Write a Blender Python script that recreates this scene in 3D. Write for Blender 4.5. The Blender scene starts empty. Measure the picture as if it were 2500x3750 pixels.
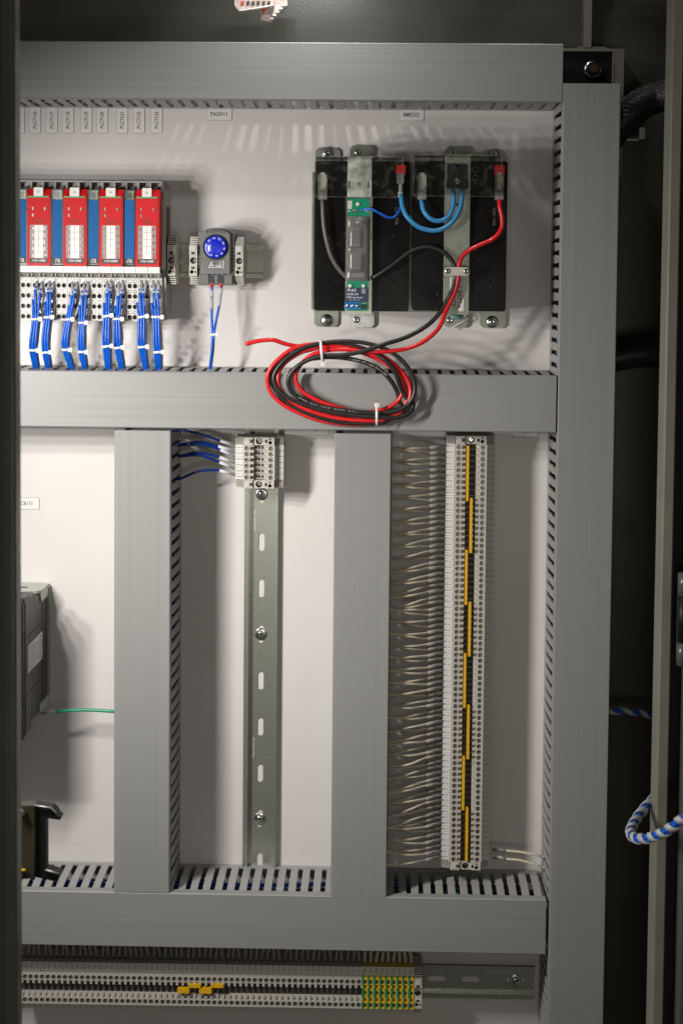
import bpy, bmesh, math, random
from mathutils import Vector, Matrix
random.seed(7)
SC = bpy.context.scene
COL = SC.collection
# ---------------------------------------------------------------- camera (calibrated on the wiring ducts)
F_PX, CX, CY, DIST = 5859.8747, 1259.8987, 1333.055, 1659.8357          # pixels of the 2500x3750 frame, mm
R = ((0.9996665623969596, -0.009205825234792369, 0.02412502450138004),
     (0.010555400169688303, 0.9983510876996113, -0.05642418999206529),
     (-0.02356581321965087, 0.05666002533311644, 0.9981153710751814))   # rows: right, down, forward in (x, -y, -d)
def wv(r): return Vector((r[0], r[2], -r[1]))
right, down, fwd = wv(R[0]), wv(R[1]), wv(R[2])
cam = bpy.data.cameras.new('camera'); camo = bpy.data.objects.new('camera', cam); COL.objects.link(camo)
camo.matrix_world = Matrix((( right.x, -down.x, -fwd.x, 0), (right.y, -down.y, -fwd.y, -DIST/1000), (right.z, -down.z, -fwd.z, 0), (0, 0, 0, 1)))
cam.sensor_fit = 'HORIZONTAL'; cam.sensor_width = 36.0; cam.lens = F_PX*36/2500
cam.shift_x = (1250-CX)/2500; cam.shift_y = -(1875-CY)/2500
cam.clip_start = 0.05; cam.clip_end = 20
cam.dof.use_dof = True; cam.dof.focus_distance = 1.60; cam.dof.aperture_fstop = 17
SC.camera = camo
# ---------------------------------------------------------------- light
world = bpy.data.worlds.new('World'); SC.world = world; world.use_nodes = True
bg = world.node_tree.nodes['Background']; bg.inputs[0].default_value = (1.0, 0.92, 0.80, 1); bg.inputs[1].default_value = 0.055
def area(name, loc, target, sx, sy, power, col):
    l = bpy.data.lights.new(name, 'AREA'); l.shape = 'RECTANGLE'; l.size = sx/1000; l.size_y = sy/1000; l.energy = power; l.color = col
    o = bpy.data.objects.new(name, l); COL.objects.link(o)
    a = Vector((loc[0], -loc[2], loc[1]))/1000; b = Vector((target[0], -target[2], target[1]))/1000
    o.location = a; o.rotation_euler = (b-a).to_track_quat('-Z', 'Y').to_euler()
    return o
for k in range(4):      # work light beside the open cabinet: a column of lamps
    area('work_lamp', (-440-k*32, 52-k*52, 540), (0, -470, 0), 32, 26, 0.86, (1.0, 0.965, 0.925)).data.spread = math.radians(128)
for k in range(3):      # cabinet light over the top duct
    area('cabinet_led_and_fill', (-83+(k-1)*30, 350, 235), (-60, 60, 0), 14, 10, 0.06, (1.0, 0.98, 0.95))
area('cabinet_led_and_fill', (-80, 420, 130), (-60, 90, 0), 34, 16, 0.29, (1.0, 0.98, 0.95)).data.spread = math.radians(95)
area('cabinet_led_and_fill', (130, 400, 90), (262, -250, -42), 30, 10, 0.05, (1.0, 0.98, 0.95)).data.spread = math.radians(80)  # extra lamp added only to lift the dark recess beside the tall duct
area('room_fill', (40, -330, 1850), (0, -330, 0), 360, 300, 2.2, (1.0, 0.94, 0.84))  # unseen frontal fill added to brighten the recess and bottom row
area('room_fill', (760, 320, 1450), (-60, -200, 0), 700, 700, 0.7, (1.0, 0.94, 0.85))     # added fill from the right, standing in for light bounced off the room
SC.view_settings.view_transform = 'Standard'; SC.view_settings.look = 'None'
SC.view_settings.exposure = 0.0; SC.view_settings.gamma = 1.0; SC.view_settings.use_curve_mapping = False
SC.cycles.use_denoising = True; SC.cycles.max_bounces = 8; SC.cycles.transparent_max_bounces = 12
SC.cycles.caustics_reflective = False; SC.cycles.caustics_refractive = False

# ---------------------------------------------------------------- helpers (mm; x right, y up, d out of the mounting panel)
def P(px, py, d):
    v = ((px-CX)/F_PX, (py-CY)/F_PX, 1.0)
    w = [R[0][i]*v[0]+R[1][i]*v[1]+R[2][i]*v[2] for i in range(3)]
    t = (DIST-d)/w[2]
    return (w[0]*t, -w[1]*t, d)
def PX(px, py, d): return P(px, py, d)[0]
def PY(px, py, d): return P(px, py, d)[1]

def nodes_of(name):
    m = bpy.data.materials.new(name); m.use_nodes = True
    return m, m.node_tree.nodes, m.node_tree.links, m.node_tree.nodes['Principled BSDF']
def mat(name, col, rough=0.5, metal=0.0, var=0.08, scale=60, bump=0.0, bscale=400, stretch=(1, 1, 1), spec=0.5, coat=0.0, wear=0.0):
    m, N, L, b = nodes_of(name)
    b.inputs['Roughness'].default_value = rough; b.inputs['Metallic'].default_value = metal
    b.inputs['Specular IOR Level'].default_value = spec; b.inputs['Coat Weight'].default_value = coat
    tc = N.new('ShaderNodeTexCoord'); mp = N.new('ShaderNodeMapping'); mp.inputs['Scale'].default_value = stretch
    L.new(tc.outputs['Object'], mp.inputs[0])
    nz = N.new('ShaderNodeTexNoise'); nz.inputs['Scale'].default_value = scale; nz.inputs['Detail'].default_value = 5
    L.new(mp.outputs[0], nz.inputs['Vector'])
    cr = N.new('ShaderNodeValToRGB'); cr.color_ramp.elements[0].position = 0.3; cr.color_ramp.elements[1].position = 0.72
    cr.color_ramp.elements[0].color = tuple(c*(1-var) for c in col)+(1,)
    cr.color_ramp.elements[1].color = tuple(min(1, c*(1+var)) for c in col)+(1,)
    L.new(nz.outputs['Fac'], cr.inputs[0]); L.new(cr.outputs[0], b.inputs['Base Color'])
    mr = N.new('ShaderNodeMapRange'); mr.inputs['To Min'].default_value = max(0.03, rough-0.09-wear); mr.inputs['To Max'].default_value = min(1, rough+0.09+wear)
    L.new(nz.outputs['Fac'], mr.inputs[0]); L.new(mr.outputs[0], b.inputs['Roughness'])
    if bump:
        n2 = N.new('ShaderNodeTexNoise'); n2.inputs['Scale'].default_value = bscale; n2.inputs['Detail'].default_value = 3
        L.new(mp.outputs[0], n2.inputs['Vector'])
        bp = N.new('ShaderNodeBump'); bp.inputs['Strength'].default_value = bump; bp.inputs['Distance'].default_value = 0.0006
        L.new(n2.outputs['Fac'], bp.inputs['Height']); L.new(bp.outputs[0], b.inputs['Normal'])
    return m
def clear_mat(name, tint=(0.93, 0.95, 0.92), fac=0.06, dirt=0.06):
    """thin clear sheet: mostly see-through with a fresnel shine and a little dust"""
    m, N, L, b = nodes_of(name)
    out = N['Material Output']
    tr = N.new('ShaderNodeBsdfTransparent'); tr.inputs[0].default_value = tint+(1,)
    gl = N.new('ShaderNodeBsdfGlossy'); gl.inputs['Roughness'].default_value = 0.06
    df = N.new('ShaderNodeBsdfDiffuse'); df.inputs[0].default_value = (0.75, 0.74, 0.7, 1)
    fr = N.new('ShaderNodeFresnel'); fr.inputs[0].default_value = 1.4
    nz = N.new('ShaderNodeTexNoise'); nz.inputs['Scale'].default_value = 130; nz.inputs['Detail'].default_value = 7
    tc = N.new('ShaderNodeTexCoord'); L.new(tc.outputs['Object'], nz.inputs['Vector'])
    mr = N.new('ShaderNodeMapRange'); mr.inputs['From Min'].default_value = 0.5; mr.inputs['From Max'].default_value = 0.8
    mr.inputs['To Min'].default_value = fac*0.3; mr.inputs['To Max'].default_value = fac+dirt
    L.new(nz.outputs['Fac'], mr.inputs[0])
    a = N.new('ShaderNodeMixShader'); L.new(mr.outputs[0], a.inputs[0]); L.new(tr.outputs[0], a.inputs[1]); L.new(df.outputs[0], a.inputs[2])
    c = N.new('ShaderNodeMixShader'); L.new(fr.outputs[0], c.inputs[0]); L.new(a.outputs[0], c.inputs[1]); L.new(gl.outputs[0], c.inputs[2])
    L.new(c.outputs[0], out.inputs['Surface'])
    return m
def speckle_mat(name, col, dots, rough=0.4, scale=900, pos=0.58):
    m, N, L, b = nodes_of(name)
    tc = N.new('ShaderNodeTexCoord'); nz = N.new('ShaderNodeTexNoise'); nz.inputs['Scale'].default_value = scale; nz.inputs['Detail'].default_value = 4
    L.new(tc.outputs['Object'], nz.inputs['Vector'])
    cr = N.new('ShaderNodeValToRGB'); cr.color_ramp.elements[0].position = pos; cr.color_ramp.elements[1].position = pos+0.1
    cr.color_ramp.elements[0].color = col+(1,); cr.color_ramp.elements[1].color = dots+(1,)
    L.new(nz.outputs['Fac'], cr.inputs[0]); L.new(cr.outputs[0], b.inputs['Base Color']); b.inputs['Roughness'].default_value = rough; b.inputs['Specular IOR Level'].default_value = 0.25
    return m

M = {}
M['panel'] = mat('panel_white_paint', (0.685, 0.655, 0.632), 0.30, var=0.025, scale=9, bump=0.05, bscale=700)
M['olive'] = mat('enclosure_olive_paint', (0.080, 0.081, 0.068), 0.28, var=0.10, scale=14, bump=0.14, bscale=420)
M['olive_edge'] = mat('frame_olive_paint', (0.19, 0.186, 0.15), 0.45, var=0.08, scale=20, bump=0.2, bscale=500)
M['gasket'] = mat('gasket_black', (0.012, 0.012, 0.011), 0.8)
M['duct_h'] = mat('duct_grey_pvc_horizontal', (0.262, 0.263, 0.253), 0.42, var=0.06, scale=9, stretch=(0.12, 60, 60), wear=0.08, bump=0.05, bscale=14)
M['duct_v'] = mat('duct_grey_pvc_upright', (0.262, 0.263, 0.253), 0.42, var=0.06, scale=9, stretch=(60, 60, 0.12), wear=0.08, bump=0.05, bscale=14)
M['finger'] = mat('duct_finger_pvc', (0.33, 0.328, 0.317), 0.42, var=0.05)
M['zinc'] = mat('zinc_plated_steel', (0.48, 0.50, 0.44), 0.29, metal=0.8, var=0.05, scale=1300, wear=0.03, bump=0.05, bscale=1500)
M['zinc_frost'] = mat('frosted_zinc_plate', (0.62, 0.62, 0.58), 0.5, metal=0.35, var=0.45, scale=110, wear=0.1)
M['steel_olive'] = mat('chromated_steel', (0.30, 0.32, 0.27), 0.38, metal=0.7, var=0.14, scale=90, wear=0.06)
M['screw'] = mat('screw_steel', (0.60, 0.61, 0.60), 0.24, metal=1.0, var=0.15, scale=500)
M['screw_dim'] = mat('terminal_screw_steel', (0.34, 0.325, 0.29), 0.4, metal=0.6, var=0.2, scale=600)
M['brass'] = mat('dull_brass_plate', (0.045, 0.038, 0.018), 0.45, metal=0.2, var=0.25, scale=40)
M['beige'] = mat('terminal_beige_nylon', (0.50, 0.475, 0.42), 0.5, var=0.05, scale=120)
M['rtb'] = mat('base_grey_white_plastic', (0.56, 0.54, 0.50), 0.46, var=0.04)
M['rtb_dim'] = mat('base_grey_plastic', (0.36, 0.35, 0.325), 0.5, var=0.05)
M['tab'] = mat('latch_white_plastic', (0.74, 0.73, 0.69), 0.4, var=0.03)
M['white'] = mat('marker_white_plastic', (0.60, 0.59, 0.56), 0.42, var=0.03)
M['paper'] = mat('label_paper', (0.74, 0.73, 0.70), 0.5, var=0.02)
M['taglabel'] = mat('engraved_tag_plastic', (0.73, 0.71, 0.68), 0.33, var=0.02)
M['dark'] = mat('dark_cavity_plastic', (0.018, 0.017, 0.015), 0.6)
M['brown'] = mat('dark_brown_plastic', (0.05, 0.045, 0.036), 0.55)
M['ink'] = mat('black_ink', (0.02, 0.02, 0.02), 0.55)
M['greyink'] = mat('grey_ink', (0.25, 0.25, 0.25), 0.55)
M['whiteink'] = mat('white_ink', (0.85, 0.85, 0.85), 0.5)
M['red'] = mat('module_red_plastic', (0.56, 0.004, 0.006), 0.5, spec=0.3, var=0.05, bump=0.1, bscale=1500)
M['redface'] = speckle_mat('module_red_textured_face', (0.60, 0.010, 0.013), (0.52, 0.006, 0.008), 0.6)
M['blueface'] = speckle_mat('module_blue_textured_face', (0.002, 0.105, 0.32), (0.010, 0.16, 0.42), 0.6)
M['greyface'] = speckle_mat('module_grey_printed_field', (0.30, 0.29, 0.285), (0.38, 0.37, 0.36), 0.5)
M['blackface'] = speckle_mat('module_black_nameplate', (0.045, 0.045, 0.044), (0.09, 0.09, 0.09), 0.5)
M['clear'] = clear_mat('clear_module_housing', (0.88, 0.92, 0.91), 0.02, 0.01)
for n_ in M['clear'].node_tree.nodes:
    if n_.type == 'BSDF_GLOSSY': n_.inputs['Roughness'].default_value = 0.3
M['acrylic'] = clear_mat('clear_acrylic_sheet', (0.96, 0.97, 0.95), 0.006, 0.05)
M['nylon'] = clear_mat('milky_nylon', (0.85, 0.85, 0.72), 0.55, 0.15)
M['tie'] = mat('cable_tie_nylon', (0.74, 0.74, 0.70), 0.35, var=0.04)
M['green'] = mat('green_band', (0.03, 0.36, 0.13), 0.5)
M['led'] = mat('led_window_dull_red', (0.40, 0.12, 0.11), 0.3, var=0.2)
M['ledgrey'] = mat('led_window_grey', (0.24, 0.22, 0.19), 0.3, var=0.2)
M['lever'] = mat('dark_red_lever', (0.10, 0.012, 0.012), 0.45)
M['bluewire'] = mat('blue_wire_insulation', (0.003, 0.105, 0.56), 0.28, var=0.05, scale=200)
M['navywire'] = mat('dark_blue_wire_insulation', (0.004, 0.03, 0.20), 0.3, var=0.05)
M['skywire'] = mat('sky_blue_cable_insulation', (0.035, 0.24, 0.50), 0.38, var=0.06, scale=200)
M['redwire'] = mat('red_wire_insulation', (0.68, 0.015, 0.018), 0.28, var=0.05, scale=200)
M['blackwire'] = mat('black_wire_insulation', (0.022, 0.021, 0.020), 0.34, var=0.1, scale=200)
M['greywire'] = mat('grey_wire_insulation', (0.13, 0.122, 0.112), 0.4, var=0.1, scale=200)
M['palewire'] = mat('cream_wire_insulation', (0.62, 0.54, 0.41), 0.42, var=0.08, scale=300)
M['greenwire'] = mat('green_wire_insulation', (0.01, 0.26, 0.15), 0.32)
M['sleeve'] = mat('wire_marker_sleeve', (0.50, 0.50, 0.53), 0.4, var=0.05)
M['sleeve_dim'] = mat('grey_marker_sleeve', (0.29, 0.275, 0.25), 0.35, var=0.12, scale=300)
M['yellow'] = mat('yellow_jumper_plastic', (0.72, 0.40, 0.008), 0.42, var=0.04)
M['gnd_y'] = mat('ground_terminal_yellow', (0.70, 0.47, 0.02), 0.45, var=0.03)
M['gnd_g'] = mat('ground_terminal_green', (0.025, 0.21, 0.09), 0.45, var=0.03)
M['thermo'] = mat('thermostat_grey_plastic', (0.165, 0.165, 0.16), 0.36, var=0.06, bump=0.06, bscale=900)
M['dial'] = mat('dial_blue_plastic', (0.006, 0.022, 0.55), 0.24, var=0.04, bump=0.05, bscale=1200)
M['battery'] = mat('battery_black_abs', (0.007, 0.0065, 0.006), 0.22, var=0.25, scale=25, wear=0.05, bump=0.04, bscale=500, spec=0.2)
M['pcb'] = mat('circuit_board_green', (0.0, 0.25, 0.125), 0.3, var=0.06)
M['shrink'] = mat('grey_shrink_wrap', (0.15, 0.143, 0.135), 0.25, var=0.12, scale=60)
M['navy'] = mat('navy_print_label', (0.025, 0.040, 0.085), 0.4)
M['bluebox'] = mat('blue_terminal_plastic', (0.01, 0.2, 0.55), 0.35)
M['drive_grey'] = mat('drive_side_grey_plastic', (0.026, 0.024, 0.024), 0.45, var=0.07, scale=30)
M['drive_black'] = mat('drive_front_black_plastic', (0.012, 0.011, 0.012), 0.35)
M['drive_metal'] = mat('drive_pale_metal', (0.42, 0.45, 0.39), 0.4, metal=0.5, var=0.12, scale=60)
M['blacksteel'] = mat('black_steel', (0.007, 0.008, 0.009), 0.45, spec=0.25)
M['braid'] = mat('black_braided_sleeve', (0.012, 0.012, 0.012), 0.42)
M['spiral'] = clear_mat('milky_spiral_wrap', (0.8, 0.82, 0.85), 0.5, 0.2)
M['spiral_w'] = mat('white_spiral_wrap', (0.46, 0.47, 0.50), 0.4)
M['plug'] = mat('dusty_pink_clear_plastic', (0.50, 0.41, 0.375), 0.25, var=0.3, scale=180)
M['teal'] = mat('teal_cap', (0.16, 0.38, 0.33), 0.4)
M['redcap'] = mat('red_terminal_cap', (0.72, 0.012, 0.012), 0.3)
M['orange'] = mat('orange_connector', (0.55, 0.06, 0.015), 0.4)
M['rust'] = mat('rusty_bore', (0.04, 0.014, 0.01), 0.7)

def add_specks(m, scale=55, size=0.035, col=(0.30, 0.28, 0.26)):
    N, L = m.node_tree.nodes, m.node_tree.links; b = N['Principled BSDF']
    tc = N.new('ShaderNodeTexCoord'); vo = N.new('ShaderNodeTexVoronoi'); vo.inputs['Scale'].default_value = scale
    L.new(tc.outputs['Object'], vo.inputs['Vector'])
    lt = N.new('ShaderNodeMath'); lt.operation = 'LESS_THAN'; lt.inputs[1].default_value = size; L.new(vo.outputs['Distance'], lt.inputs[0])
    wn = N.new('ShaderNodeTexWhiteNoise'); L.new(vo.outputs['Position'], wn.inputs['Vector'])
    g2 = N.new('ShaderNodeMath'); g2.operation = 'GREATER_THAN'; g2.inputs[1].default_value = 0.72; L.new(wn.outputs['Value'], g2.inputs[0])
    mu = N.new('ShaderNodeMath'); mu.operation = 'MULTIPLY'; L.new(lt.outputs[0], mu.inputs[0]); L.new(g2.outputs[0], mu.inputs[1])
    mx = N.new('ShaderNodeMix'); mx.data_type = 'RGBA'; src = b.inputs['Base Color'].links[0].from_socket
    L.new(mu.outputs[0], mx.inputs['Factor']); L.new(src, mx.inputs['A']); mx.inputs['B'].default_value = col+(1,)
    L.new(mx.outputs['Result'], b.inputs['Base Color'])
add_specks(M['panel'], 38, 0.03); add_specks(M['duct_h'], 60, 0.035, (0.5, 0.5, 0.48)); add_specks(M['duct_v'], 60, 0.035, (0.5, 0.5, 0.48))

class MB:
    """collects faces (x, y, d in mm) into ONE mesh"""
    def __init__(s): s.v = []; s.f = []; s.sm = []; s.mi = []; s.m = 0
    def face(s, idx, smooth=False): s.f.append(idx); s.sm.append(smooth); s.mi.append(s.m)
    def box(s, x0, x1, y0, y1, d0, d1, skip=''):
        b = len(s.v)
        s.v += [(x0, y0, d0), (x1, y0, d0), (x1, y1, d0), (x0, y1, d0), (x0, y0, d1), (x1, y0, d1), (x1, y1, d1), (x0, y1, d1)]
        for k, q in (('k', (3, 2, 1, 0)), ('f', (4, 5, 6, 7)), ('b', (0, 1, 5, 4)), ('t', (2, 3, 7, 6)), ('l', (3, 0, 4, 7)), ('r', (1, 2, 6, 5))):
            if k not in skip: s.face([b+i for i in q])
        return s
    def prism(s, poly, a0, a1, axis='d', smooth=False, caps=True):
        """polygon extruded along an axis: 'd' poly=(x,y), 'y' poly=(x,d), 'x' poly=(y,d)"""
        def mk(p, a):
            return (p[0], p[1], a) if axis == 'd' else (p[0], a, p[1]) if axis == 'y' else (a, p[0], p[1])
        b = len(s.v); n = len(poly)
        s.v += [mk(p, a0) for p in poly]+[mk(p, a1) for p in poly]
        for i in range(n): s.face([b+i, b+(i+1) % n, b+n+(i+1) % n, b+n+i], smooth)
        if caps: s.face([b+i for i in range(n)][::-1]); s.face([b+n+i for i in range(n)])
        return s
    def cyl(s, c, r, d0, d1, n=16, r1=None, axis='d', smooth=True, caps=True):
        poly0 = [(math.cos(2*math.pi*i/n), math.sin(2*math.pi*i/n)) for i in range(n)]
        r1 = r if r1 is None else r1
        def mk(u, v, a): return (c[0]+u, c[1]+v, a) if axis == 'd' else (c[0]+u, a, c[1]+v) if axis == 'y' else (a, c[0]+u, c[1]+v)
        b = len(s.v)
        s.v += [mk(p[0]*r, p[1]*r, d0) for p in poly0]+[mk(p[0]*r1, p[1]*r1, d1) for p in poly0]
        for i in range(n): s.face([b+i, b+(i+1) % n, b+n+(i+1) % n, b+n+i], smooth)
        if caps: s.face([b+i for i in range(n)][::-1]); s.face([b+n+i for i in range(n)])
        return s
    def lathe(s, c, prof, n=18):
        """profile (r, d) turned about the d axis through c=(x,y)"""
        b = len(s.v); k = len(prof)
        for r, d in prof:
            s.v += [(c[0]+r*math.cos(2*math.pi*i/n), c[1]+r*math.sin(2*math.pi*i/n), d) for i in range(n)]
        for j in range(k-1):
            for i in range(n): s.face([b+j*n+i, b+j*n+(i+1) % n, b+(j+1)*n+(i+1) % n, b+(j+1)*n+i], True)
        s.face([b+(k-1)*n+i for i in range(n)])
        return s
    def holed(s, x0, x1, y0, y1, d, c, r, depth, n=16, hm=None):
        """plate at depth d with a round blind hole"""
        b = len(s.v); inn = []; out = []
        hx, hy = (x1-x0)/2, (y1-y0)/2; mx, my = (x0+x1)/2, (y0+y1)/2
        for i in range(n):
            a = 2*math.pi*(i+0.5)/n; cs, sn = math.cos(a), math.sin(a)
            inn.append((c[0]+r*cs, c[1]+r*sn))
            t = 1/max(abs(cs), abs(sn)); ox, oy = cs*t, sn*t
            out.append((mx+hx*ox, my+hy*oy))
        s.v += [(p[0], p[1], d) for p in out]+[(p[0], p[1], d) for p in inn]+[(p[0], p[1], d-depth) for p in inn]
        for i in range(n):
            j = (i+1) % n
            s.face([b+i, b+j, b+n+j, b+n+i])
        # corners
        for qx, qy in ((x1, y1), (x0, y1), (x0, y0), (x1, y0)):
            best = sorted(range(n), key=lambda i: (out[i][0]-qx)**2+(out[i][1]-qy)**2)[:2]
            s.v.append((qx, qy, d)); s.face([b+best[0], b+best[1], len(s.v)-1])
        m = s.m
        if hm is not None: s.m = hm
        for i in range(n):
            j = (i+1) % n; s.face([b+n+i, b+n+j, b+2*n+j, b+2*n+i], True)
        s.face([b+2*n+i for i in range(n)]); s.m = m
        return s
    def tube(s, pts, r, n=8, caps=True, rfun=None, flat=None):
        pts = [Vector(p) for p in pts]; b = len(s.v); k = len(pts)
        t = (pts[1]-pts[0]).normalized(); up = Vector((0, 0, 1)) if abs(t.z) < 0.9 else Vector((1, 0, 0))
        u = t.cross(up).normalized(); w = t.cross(u).normalized()
        s.frames = []
        for i in range(k):
            tn = (pts[min(i+1, k-1)]-pts[max(i-1, 0)])
            if tn.length < 1e-9: tn = t.copy()
            tn.normalize()
            u = (u-tn*u.dot(tn)).normalized(); w = tn.cross(u).normalized(); t = tn
            s.frames.append((pts[i], u.copy(), w.copy()))
            rr = rfun(i/(k-1)) if rfun else r
            for j in range(n):
                a = 2*math.pi*j/n; q = pts[i]+u*(rr*math.cos(a))+w*(rr*math.sin(a)); s.v.append(tuple(q))
        for i in range(k-1):
            for j in range(n):
                s.face([b+i*n+j, b+i*n+(j+1) % n, b+(i+1)*n+(j+1) % n, b+(i+1)*n+j], True)
        if caps: s.face([b+j for j in range(n)][::-1]); s.face([b+(k-1)*n+j for j in range(n)])
        return s
    def mesh(s, name, mats, origin=(0, 0, 0), recalc=True):
        me = bpy.data.meshes.new(name)
        me.from_pydata([((x-origin[0])/1000, -(d-origin[2])/1000, (y-origin[1])/1000) for x, y, d in s.v], [], s.f)
        for m in (mats if isinstance(mats, (list, tuple)) else [mats]): me.materials.append(M[m])
        me.polygons.foreach_set('use_smooth', s.sm); me.polygons.foreach_set('material_index', s.mi)
        if recalc:
            bm = bmesh.new(); bm.from_mesh(me); bmesh.ops.recalc_face_normals(bm, faces=bm.faces); bm.to_mesh(me); bm.free()
        me.update()
        return me
ORIG = {}
def loc_of(p): return (p[0]/1000, -p[2]/1000, p[1]/1000)
def thing(name, label, cat, at=(0, 0, 0), group=None, rot=0.0):
    o = bpy.data.objects.new(name, None); COL.objects.link(o); o.empty_display_size = 0.01
    o.location = loc_of(at); o.rotation_euler = (0, -rot, 0); ORIG[o.name] = at
    tag(o, label, cat, group); return o
def tag(o, label, cat, group=None, kind=None):
    if label: o['label'] = label
    if cat: o['category'] = cat
    if group: o['group'] = group
    if kind: o['kind'] = kind
    return o
def part(name, mb, mats, parent=None, at=None, local=False):
    """mb given in panel coordinates; origin goes to the parent's origin (or 'at')"""
    org = at if at is not None else ((0, 0, 0) if parent is None or local else ORIG[parent.name])
    me = mb.mesh(name, mats, org)
    o = bpy.data.objects.new(name, me); COL.objects.link(o)
    if parent is not None: o.parent = parent; ORIG[o.name] = ORIG[parent.name]
    else: o.location = loc_of(org); ORIG[o.name] = org
    return o
def inst(name, me, parent=None, at=(0, 0, 0), rot=0.0):
    o = bpy.data.objects.new(name, me); COL.objects.link(o); o.location = loc_of(at); o.rotation_euler = (0, -rot, 0)
    if parent is not None: o.parent = parent
    return o
def smooth_path(pts, sub=6):
    pts = [Vector(p) for p in pts]; out = []
    q = [pts[0]*2-pts[1]]+pts+[pts[-1]*2-pts[-2]]
    for i in range(1, len(q)-2):
        p0, p1, p2, p3 = q[i-1:i+3]
        for k in range(sub):
            t = k/sub
            out.append(0.5*((2*p1)+(p2-p0)*t+(2*p0-5*p1+4*p2-p3)*t*t+(3*p1-p0-3*p2+p3)*t**3))
    out.append(pts[-1]); return out
TXT = {}
def text_mesh(s, size, m='ink', align='CENTER', bold=0.012):
    key = (s, size, m, align)
    if key in TXT: return TXT[key]
    c = bpy.data.curves.new('lettering', 'FONT'); c.body = s; c.size = size/1000*1.36; c.align_x = align; c.align_y = 'CENTER'
    c.resolution_u = 2; c.offset = bold*size/1000; c.space_line = 0.8
    o = bpy.data.objects.new('lettering_source', c)
    me = bpy.data.meshes.new_from_object(o)
    bpy.data.objects.remove(o); bpy.data.curves.remove(c)
    me.transform(Matrix.Rotation(math.pi/2, 4, 'X'))
    me.materials.clear(); me.materials.append(M[m]); me.name = 'lettering'
    TXT[key] = me; return me
def letter(s, size, parent, at, rot=0.0, m='ink', align='CENTER', sx=1.0):
    """at is absolute; parent origin subtracted"""
    org = ORIG[parent.name]
    o = inst('lettering', text_mesh(s, size, m, align), parent, (at[0]-org[0], at[1]-org[1], at[2]-org[2]), rot)
    if sx != 1.0: o.scale = (sx, 1, 1)
    return o
ONES = 'first second third fourth fifth sixth seventh eighth ninth tenth eleventh twelfth thirteenth fourteenth fifteenth sixteenth seventeenth eighteenth nineteenth'.split()
TENS = {20: 'twent', 30: 'thirt', 40: 'fort', 50: 'fift', 60: 'sixt', 70: 'sevent', 80: 'eight', 90: 'ninet'}
def ordinal(n):
    if n < 20: return ONES[n-1]
    t = n//10*10
    return TENS[t]+'ieth' if n % 10 == 0 else TENS[t]+'y-'+ONES[n % 10-1]
def rrect(x0, x1, y0, y1, r, n=3):
    p = []
    for cx, cy, a0 in ((x1-r, y1-r, 0), (x0+r, y1-r, 90), (x0+r, y0+r, 180), (x1-r, y0+r, 270)):
        for i in range(n+1):
            a = math.radians(a0+90*i/n); p.append((cx+r*math.cos(a), cy+r*math.sin(a)))
    return p
def screw_mesh(r=3.6, dome=1.6, key='x'):
    mb = MB()
    mb.lathe((0, 0), [(r, 0), (r, 0.5), (r*0.86, dome*0.7), (r*0.55, dome), (r*0.42, dome), (r*0.3, dome*0.55)], 16)
    mb.m = 1
    if key == 'x':
        mb.box(-r*0.52, r*0.52, -r*0.12, r*0.12, dome*0.5, dome+0.12); mb.box(-r*0.12, r*0.12, -r*0.52, r*0.52, dome*0.5, dome+0.14)
    else: mb.box(-r*0.8, r*0.8, -r*0.13, r*0.13, dome*0.5, dome+0.1)
    return mb
PAN = screw_mesh().mesh('pan_head_screw', ['screw', 'dark'])
SMALLPAN = screw_mesh(2.3, 1.2).mesh('small_pan_head_screw', ['screw', 'dark'])
def bezel(mb, c, r0, r1, d0, d1, n=24):
    mb.lathe(c, [(r1, d0), (r1, d1), (r0, d1), (r0, d0)], n); mb.f.pop(); mb.sm.pop(); mb.mi.pop(); return mb

# ================================================================ the setting
def struct(name, mb, m, label=None):
    o = part(name, mb, m); o['kind'] = 'structure'
    if label: o['label'] = label
    return o
struct('mounting_panel', MB().prism([(-640, -1000), (226, -1000), (226, 178), (171, 178), (171, 214), (-640, 214)], -3, 0), 'panel', 'white painted steel panel that carries the ducts and devices')
struct('enclosure_back_wall', MB().box(-760, 300, -1050, 760, -52, -42), 'olive', 'dark olive painted back wall of the cabinet')
mb = MB(); mb.box(300, 306, -1050, 760, -52, 262)
struct('enclosure_side_wall', mb, 'olive', 'dark olive side wall of the cabinet')
# door opening: folded lip with gasket, on the far side of the right-hand duct
xl = PX(2458, 30, 250)
mb = MB(); mb.prism([(xl, 226), (xl+1.0, 224), (xl+9.4, 224), (xl+10.4, 226), (xl+10.4, 253), (xl+9.2, 255), (xl+1.6, 255), (xl+0.5, 254.3), (xl, 253)], -1050, 760, 'y')
struct('door_frame_lip', mb, 'olive_edge', 'folded olive steel lip along the door opening')
mb = MB().box(xl+10.6, xl+21, -1050, 760, 222, 238)
struct('door_gasket', mb, 'gasket', 'black rubber gasket beside the folded lip')
mb = MB(); mb.prism([(xl+21, 222), (300, 222), (300, 262), (xl+24, 262), (xl+21, 258)], -1050, 760, 'y')
struct('door_frame', mb, 'olive', 'olive steel door frame behind the hinge')
# near post, out of focus, at the other border of the picture
xr = PX(53, 1900, 660)
mb = MB(); mb.prism([(xr-7.5, 640), (xr-1.0, 640), (xr, 642), (xr, 655), (xr-0.8, 657.4), (xr-2.4, 658), (xr-7.5, 658)], -520, 420, 'y')
mb.box(xr-30, xr-7.55, -520, 420, 640, 647)
struct('near_frame_post', mb, 'olive', 'blurred olive steel post along the border nearest the plc modules')

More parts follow.
